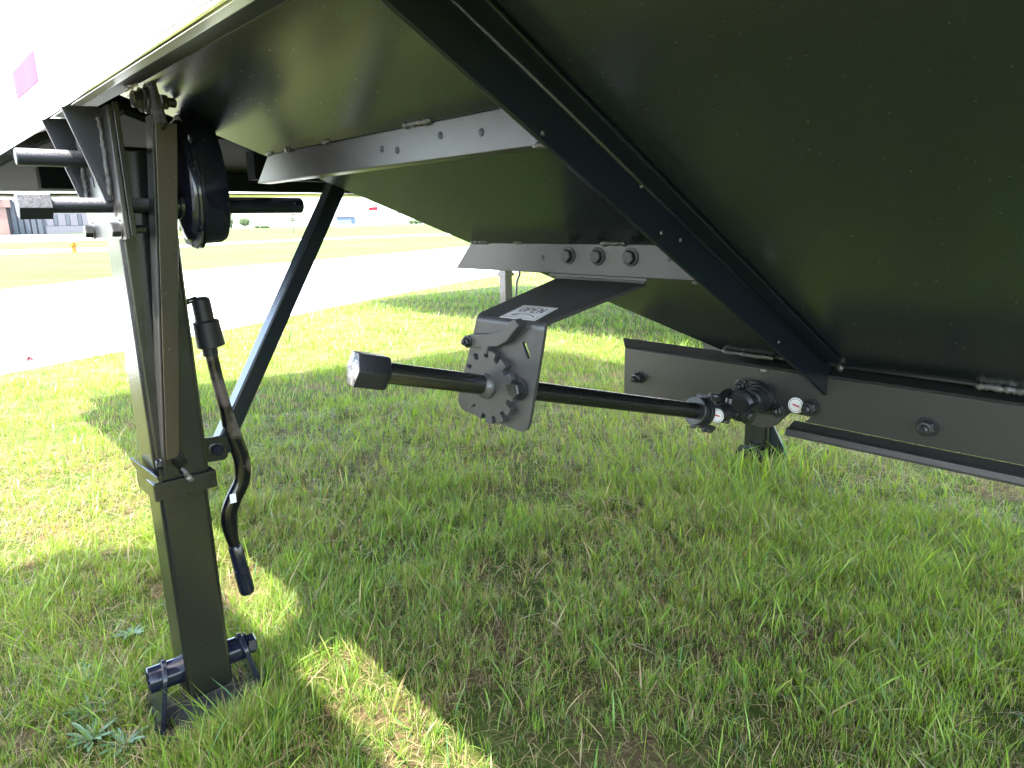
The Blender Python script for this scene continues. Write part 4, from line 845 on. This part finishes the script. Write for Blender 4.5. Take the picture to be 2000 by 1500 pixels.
# =================================================================== GRASS
def vnoise(x, y, s, seed):
    r = np.random.default_rng(seed); T_ = r.random((256, 256)); X = x/s; Y = y/s; xi = np.floor(X).astype(int); yi = np.floor(Y).astype(int); fx = X-xi; fy = Y-yi
    fx = fx*fx*(3-2*fx); fy = fy*fy*(3-2*fy); g_ = lambda a, b_: T_[a % 256, b_ % 256]
    return (g_(xi, yi)*(1-fx)+g_(xi+1, yi)*fx)*(1-fy)+(g_(xi, yi+1)*(1-fx)+g_(xi+1, yi+1)*fx)*fy
def near_edge_ok(x, y, off=0.0):
    # keep to the verge side of the drive
    pts = drive_near; xs = np.interp(y, [p[1] for p in pts], [p[0] for p in pts]); return x > xs+off
def make_blades(name, count, dmin, dmax, hmul, wmul, seed, label=None, flat=False, around=None):
    r = np.random.default_rng(seed)
    d = np.sqrt(r.uniform(dmin**2, dmax**2, count*2)); a = r.uniform(-0.80, 0.86, count*2)
    x = d*np.sin(a); y = d*np.cos(a)
    if around:
        x = around[0]+r.normal(0, around[2], count*2); y = around[1]+r.normal(0, around[2], count*2)
    # tufts: pull part of the blades to tuft centres
    cell = 0.055*wmul**0.5; cx = np.floor(x/cell)*cell; cy = np.floor(y/cell)*cell
    hx_ = np.abs(np.sin(cx*127.1+cy*311.7)*43758.5453) % 1; hy_ = np.abs(np.sin(cx*269.5+cy*183.3)*43758.5453) % 1
    tx = cx+cell*hx_; ty = cy+cell*hy_; pull = r.uniform(0.0, 0.85, len(x))*(hx_ > 0.35)
    x = x+(tx-x)*pull; y = y+(ty-y)*pull
    n1 = vnoise(x+50, y+50, 0.35, 1)*0.55+vnoise(x+50, y+50, 0.12, 2)*0.45; n2 = vnoise(x+80, y+80, 0.6, 3); n3 = vnoise(x+20, y+20, 1.8, 4)
    keep = (r.random(len(x)) < np.clip((n1-0.20)*2.8, 0.10 if dmax < 3 else 0.3, 1)) & near_edge_ok(x, y, 0.0)
    # not inside the leg
    rel = np.stack([x-LEGW.x, y-LEGW.y], 1); Lc_ = rel@np.array(Lw[:2]); Tc_ = rel@np.array(Tw[:2])
    keep &= ~((np.abs(Lc_+0.01) < 0.075) & (np.abs(Tc_) < 0.075))
    if around and around[3]: keep &= ~((Lc_ > -0.085) & (Lc_ < 0.10) & (np.abs(Tc_) < 0.12))
    near_foot = (np.abs(Lc_) < 0.13) & (np.abs(Tc_) < 0.11); keep &= ~(near_foot & (Lc_ > -0.10) & (r.random(len(x)) < 0.35))
    idx = np.where(keep)[0][:count]; x = x[idx]; y = y[idx]; n1 = n1[idx]; n2 = n2[idx]; n3 = n3[idx]; N = len(x)
    kind = r.random(N)
    h = (0.024+0.036*r.random(N)**1.2+0.034*np.clip(n1-0.45, 0, 1)*2.2)*hmul
    w = (0.0011+0.0013*r.random(N))*wmul
    wide = kind > 0.965; h = np.where(wide, h*1.5+0.015, h); w = np.where(wide, w*2.2, w)
    lean = 0.15+0.75*r.random(N)**1.3; lean = np.where(wide, 0.5+0.8*r.random(N), lean)
    straw = r.random(N) < (0.10+0.30*np.clip(0.52-n1, 0, 1)*2.0+0.16*(n2 > 0.62))
    if flat: h = h*1.0; lean = 1.6+1.6*r.random(N); straw = r.random(N) < 0.86
    az = r.uniform(0, 2*math.pi, N); tw_ = r.normal(0, 0.5, N)
    dx = np.cos(az); dy = np.sin(az); sx = -np.sin(az+tw_); sy = np.cos(az+tw_)
    ts = np.array([0, 0.38, 0.72, 1.0]); ws = np.array([0.75, 1.0, 0.72, 0.0])
    nrm = 1/np.sqrt(1+(lean*0.75)**2)
    verts = np.zeros((N, 7, 3), np.float32)
    vi = 0
    for k, (t, wk) in enumerate(zip(ts, ws)):
        hor = lean*h*nrm*t**1.7; zz = h*nrm*(t-0.35*np.clip(lean-0.8, 0, 1.6)*t**2.6*(0 if flat else 1)) if not flat else 0.004+h*0.22*np.sin(np.pi*t*0.8)+0.002
        cxk = x+dx*hor; cyk = y+dy*hor
        if k < 3:
            verts[:, vi] = np.stack([cxk-sx*w*wk/2, cyk-sy*w*wk/2, zz], 1); verts[:, vi+1] = np.stack([cxk+sx*w*wk/2, cyk+sy*w*wk/2, zz], 1); vi += 2
        else: verts[:, vi] = np.stack([cxk, cyk, zz], 1)
    V_ = verts.reshape(-1, 3)
    base = (np.arange(N)*7)[:, None]
    quads = np.concatenate([base+np.array([[0, 1, 3, 2]]), base+np.array([[2, 3, 5, 4]])], 1)
    tri = base+np.array([[4, 5, 6]])
    loops = np.concatenate([quads, tri], 1).reshape(-1)
    sizes = np.tile([4, 4, 3], N); starts = np.concatenate([[0], np.cumsum(sizes)[:-1]])
    me = bpy.data.meshes.new(name); me.vertices.add(len(V_)); me.vertices.foreach_set('co', V_.ravel().astype(np.float32))
    me.loops.add(len(loops)); me.loops.foreach_set('vertex_index', loops.astype(np.int32))
    me.polygons.add(len(sizes)); me.polygons.foreach_set('loop_start', starts.astype(np.int32)); me.polygons.foreach_set('loop_total', sizes.astype(np.int32))
    me.update(calc_edges=True)
    gA = np.array([0.100, 0.205, 0.024]); gB = np.array([0.235, 0.330, 0.034]); gC = np.array([0.070, 0.165, 0.055])
    mix = np.clip(0.5*n3+0.5*r.random(N), 0, 1)[:, None]; col = gA*(1-mix)+gB*mix
    bl = (r.random(N) < 0.10)[:, None]; col = np.where(bl, gC, col)
    sA = np.array([0.34, 0.27, 0.15]); sB = np.array([0.20, 0.15, 0.08]); q = r.random(N)[:, None]
    col = np.where(straw[:, None], sA*q+sB*(1-q), col)
    col = col*(0.75+0.5*r.random(N))[:, None]
    tb_ = np.array([0.80, 0.85, 0.85, 0.95, 1.0, 1.05, 1.1])[None, :, None]
    cc = np.ones((N, 7, 4), np.float32); cc[:, :, :3] = col[:, None, :]
    # dry tips on some blades
    dry = (r.random(N) < 0.22)
    cc[dry, 6, :3] = sA; cc[dry, 4:6, :3] = cc[dry, 4:6, :3]*0.7+sA*0.3
    at_ = me.attributes.new('blade_color', 'FLOAT_COLOR', 'POINT'); at_.data.foreach_set('color', cc.ravel())
    me.materials.append(M['grass'])
    o = bpy.data.objects.new(name, me); COL.objects.link(o); tag(o, label, 'grass' , kind='stuff'); return o
make_blades('grass', 115000, 0.75, 2.7, 0.92, 0.9, 21, 'uneven green grass of the near lawn, with straw coloured blades')
_p = tw(-0.12, 0.0); make_blades('grass', 2600, 0, 1, 1.3, 1.0, 31, 'longer grass growing up round the near foot pan', around=(_p.x, _p.y, 0.075, True))
_p = tw(-0.16, 2.28); make_blades('grass', 700, 0, 1, 1.9, 1.9, 32, 'longer grass growing round the far landing foot', around=(_p.x, _p.y, 0.14, False))
make_blades('grass', 75000, 2.7, 5.5, 1.0, 1.35, 22, 'green grass of the middle lawn under the trailer')
make_blades('grass', 55000, 5.5, 10.5, 1.1, 2.4, 23, 'sunlit yellow green grass beside the concrete drive')
make_blades('grass', 26000, 10.5, 22, 1.2, 4.5, 24, 'distant grass strip along the concrete drive')
make_blades('dry_thatch', 62000, 0.75, 4.0, 1.15, 0.85, 25, 'dry straw thatch lying between the green blades', flat=True)

# broad leaved weeds at the lower left and a small reddish seed head by the drive
M['weed'] = plain('weed_leaf', (0.06, 0.13, 0.055), 0.5)
def weed(x, y, label, group, s=1.0, seed=0):
    rr2 = random.Random(seed); w_ = empty('weed', (x, y, 0.0)); tag(w_, label, 'weed', group); g = G()
    for k in range(13):
        a = k*2.4+rr2.uniform(-.2, .2); L_ = 0.05*s*rr2.uniform(0.6, 1.2); el = rr2.uniform(0.25, 1.0); W_ = 0.010*s
        d = Vector((math.cos(a), math.sin(a), 0)); sd_ = Vector((-math.sin(a), math.cos(a), 0)); pts = []
        for t, wk in ((0, .15), (.3, .9), (.6, 1.0), (.85, .6), (1, 0.0)):
            c = d*L_*t+AZ*(0.008+L_*el*t*(1-0.45*t)); pts.append((c-sd_*W_*wk*0.5, c+AZ*-0.002, c+sd_*W_*wk*0.5))
        k0 = len(g.v)
        for p3 in pts: g.v += [tuple(q) for q in p3]
        for i in range(4):
            for j in range(2): q = k0+i*3+j; g.f.append((q, q+1, q+4, q+3))
    g.make('leaves', M['weed'], w_, smooth=True); return w_
for i, (l_, t_) in enumerate(((0.06, -0.215), (0.0, -0.17), (0.16, -0.20), (0.30, -0.19), (0.42, -0.05))):
    p = tw(l_, t_); weed(p.x, p.y, ['broad leaved weed closest to the near foot pan', 'broad leaved weed lowest in the picture near the foot', 'broad leaved weed left of the axle tube end', 'broad leaved weed farthest left beside the foot', 'broad leaved weed beside the sunlit strip above the foot'][i], 'broad leaved weeds by the foot', 1.0, i)
M['seed'] = plain('reddish_seed_head', (0.25, 0.05, 0.06), 0.8)
p = tw(4.9, 0.384); RS = empty('seed_head', (p.x, p.y, 0)); tag(RS, 'small reddish seed head on a thin stem against the white drive', 'weed')
G().path([(0, 0, 0), (0.02, 0, 0.05), (0.0, 0, 0.085)], 0.002, 6).make('stem', M['weed'], RS); foliage((0, 0, 0.10), (0.025, 0.025, 0.022), 60, 0.012, RS, 'flower_head').data.materials[0] = M['seed']
# straw caught where the strap lug meets the rail
M['straw'] = plain('straw', (0.42, 0.33, 0.17), 0.8)
p = tw(-0.175, -0.020, 1.272); g = G(); rs_ = random.Random(5)
for _ in range(30):
    c = Vector((rs_.gauss(0, .004), rs_.gauss(0, .004), rs_.gauss(0.012, .007))); d = Vector((rs_.gauss(-.3, .6), rs_.gauss(-.2, .6), rs_.gauss(-.3, .7))).normalized()*rs_.uniform(.008, .030)
    g.path([c, c+d*0.5+Vector((0, 0, -.001)), c+d], 0.0006, 4, up_=Vector((0.3, 0.8, 0.2)))
tag(g.make('straw_tuft', M['straw'], None), 'tuft of dry straw caught under the rail above the strap bolt', 'straw').location = p
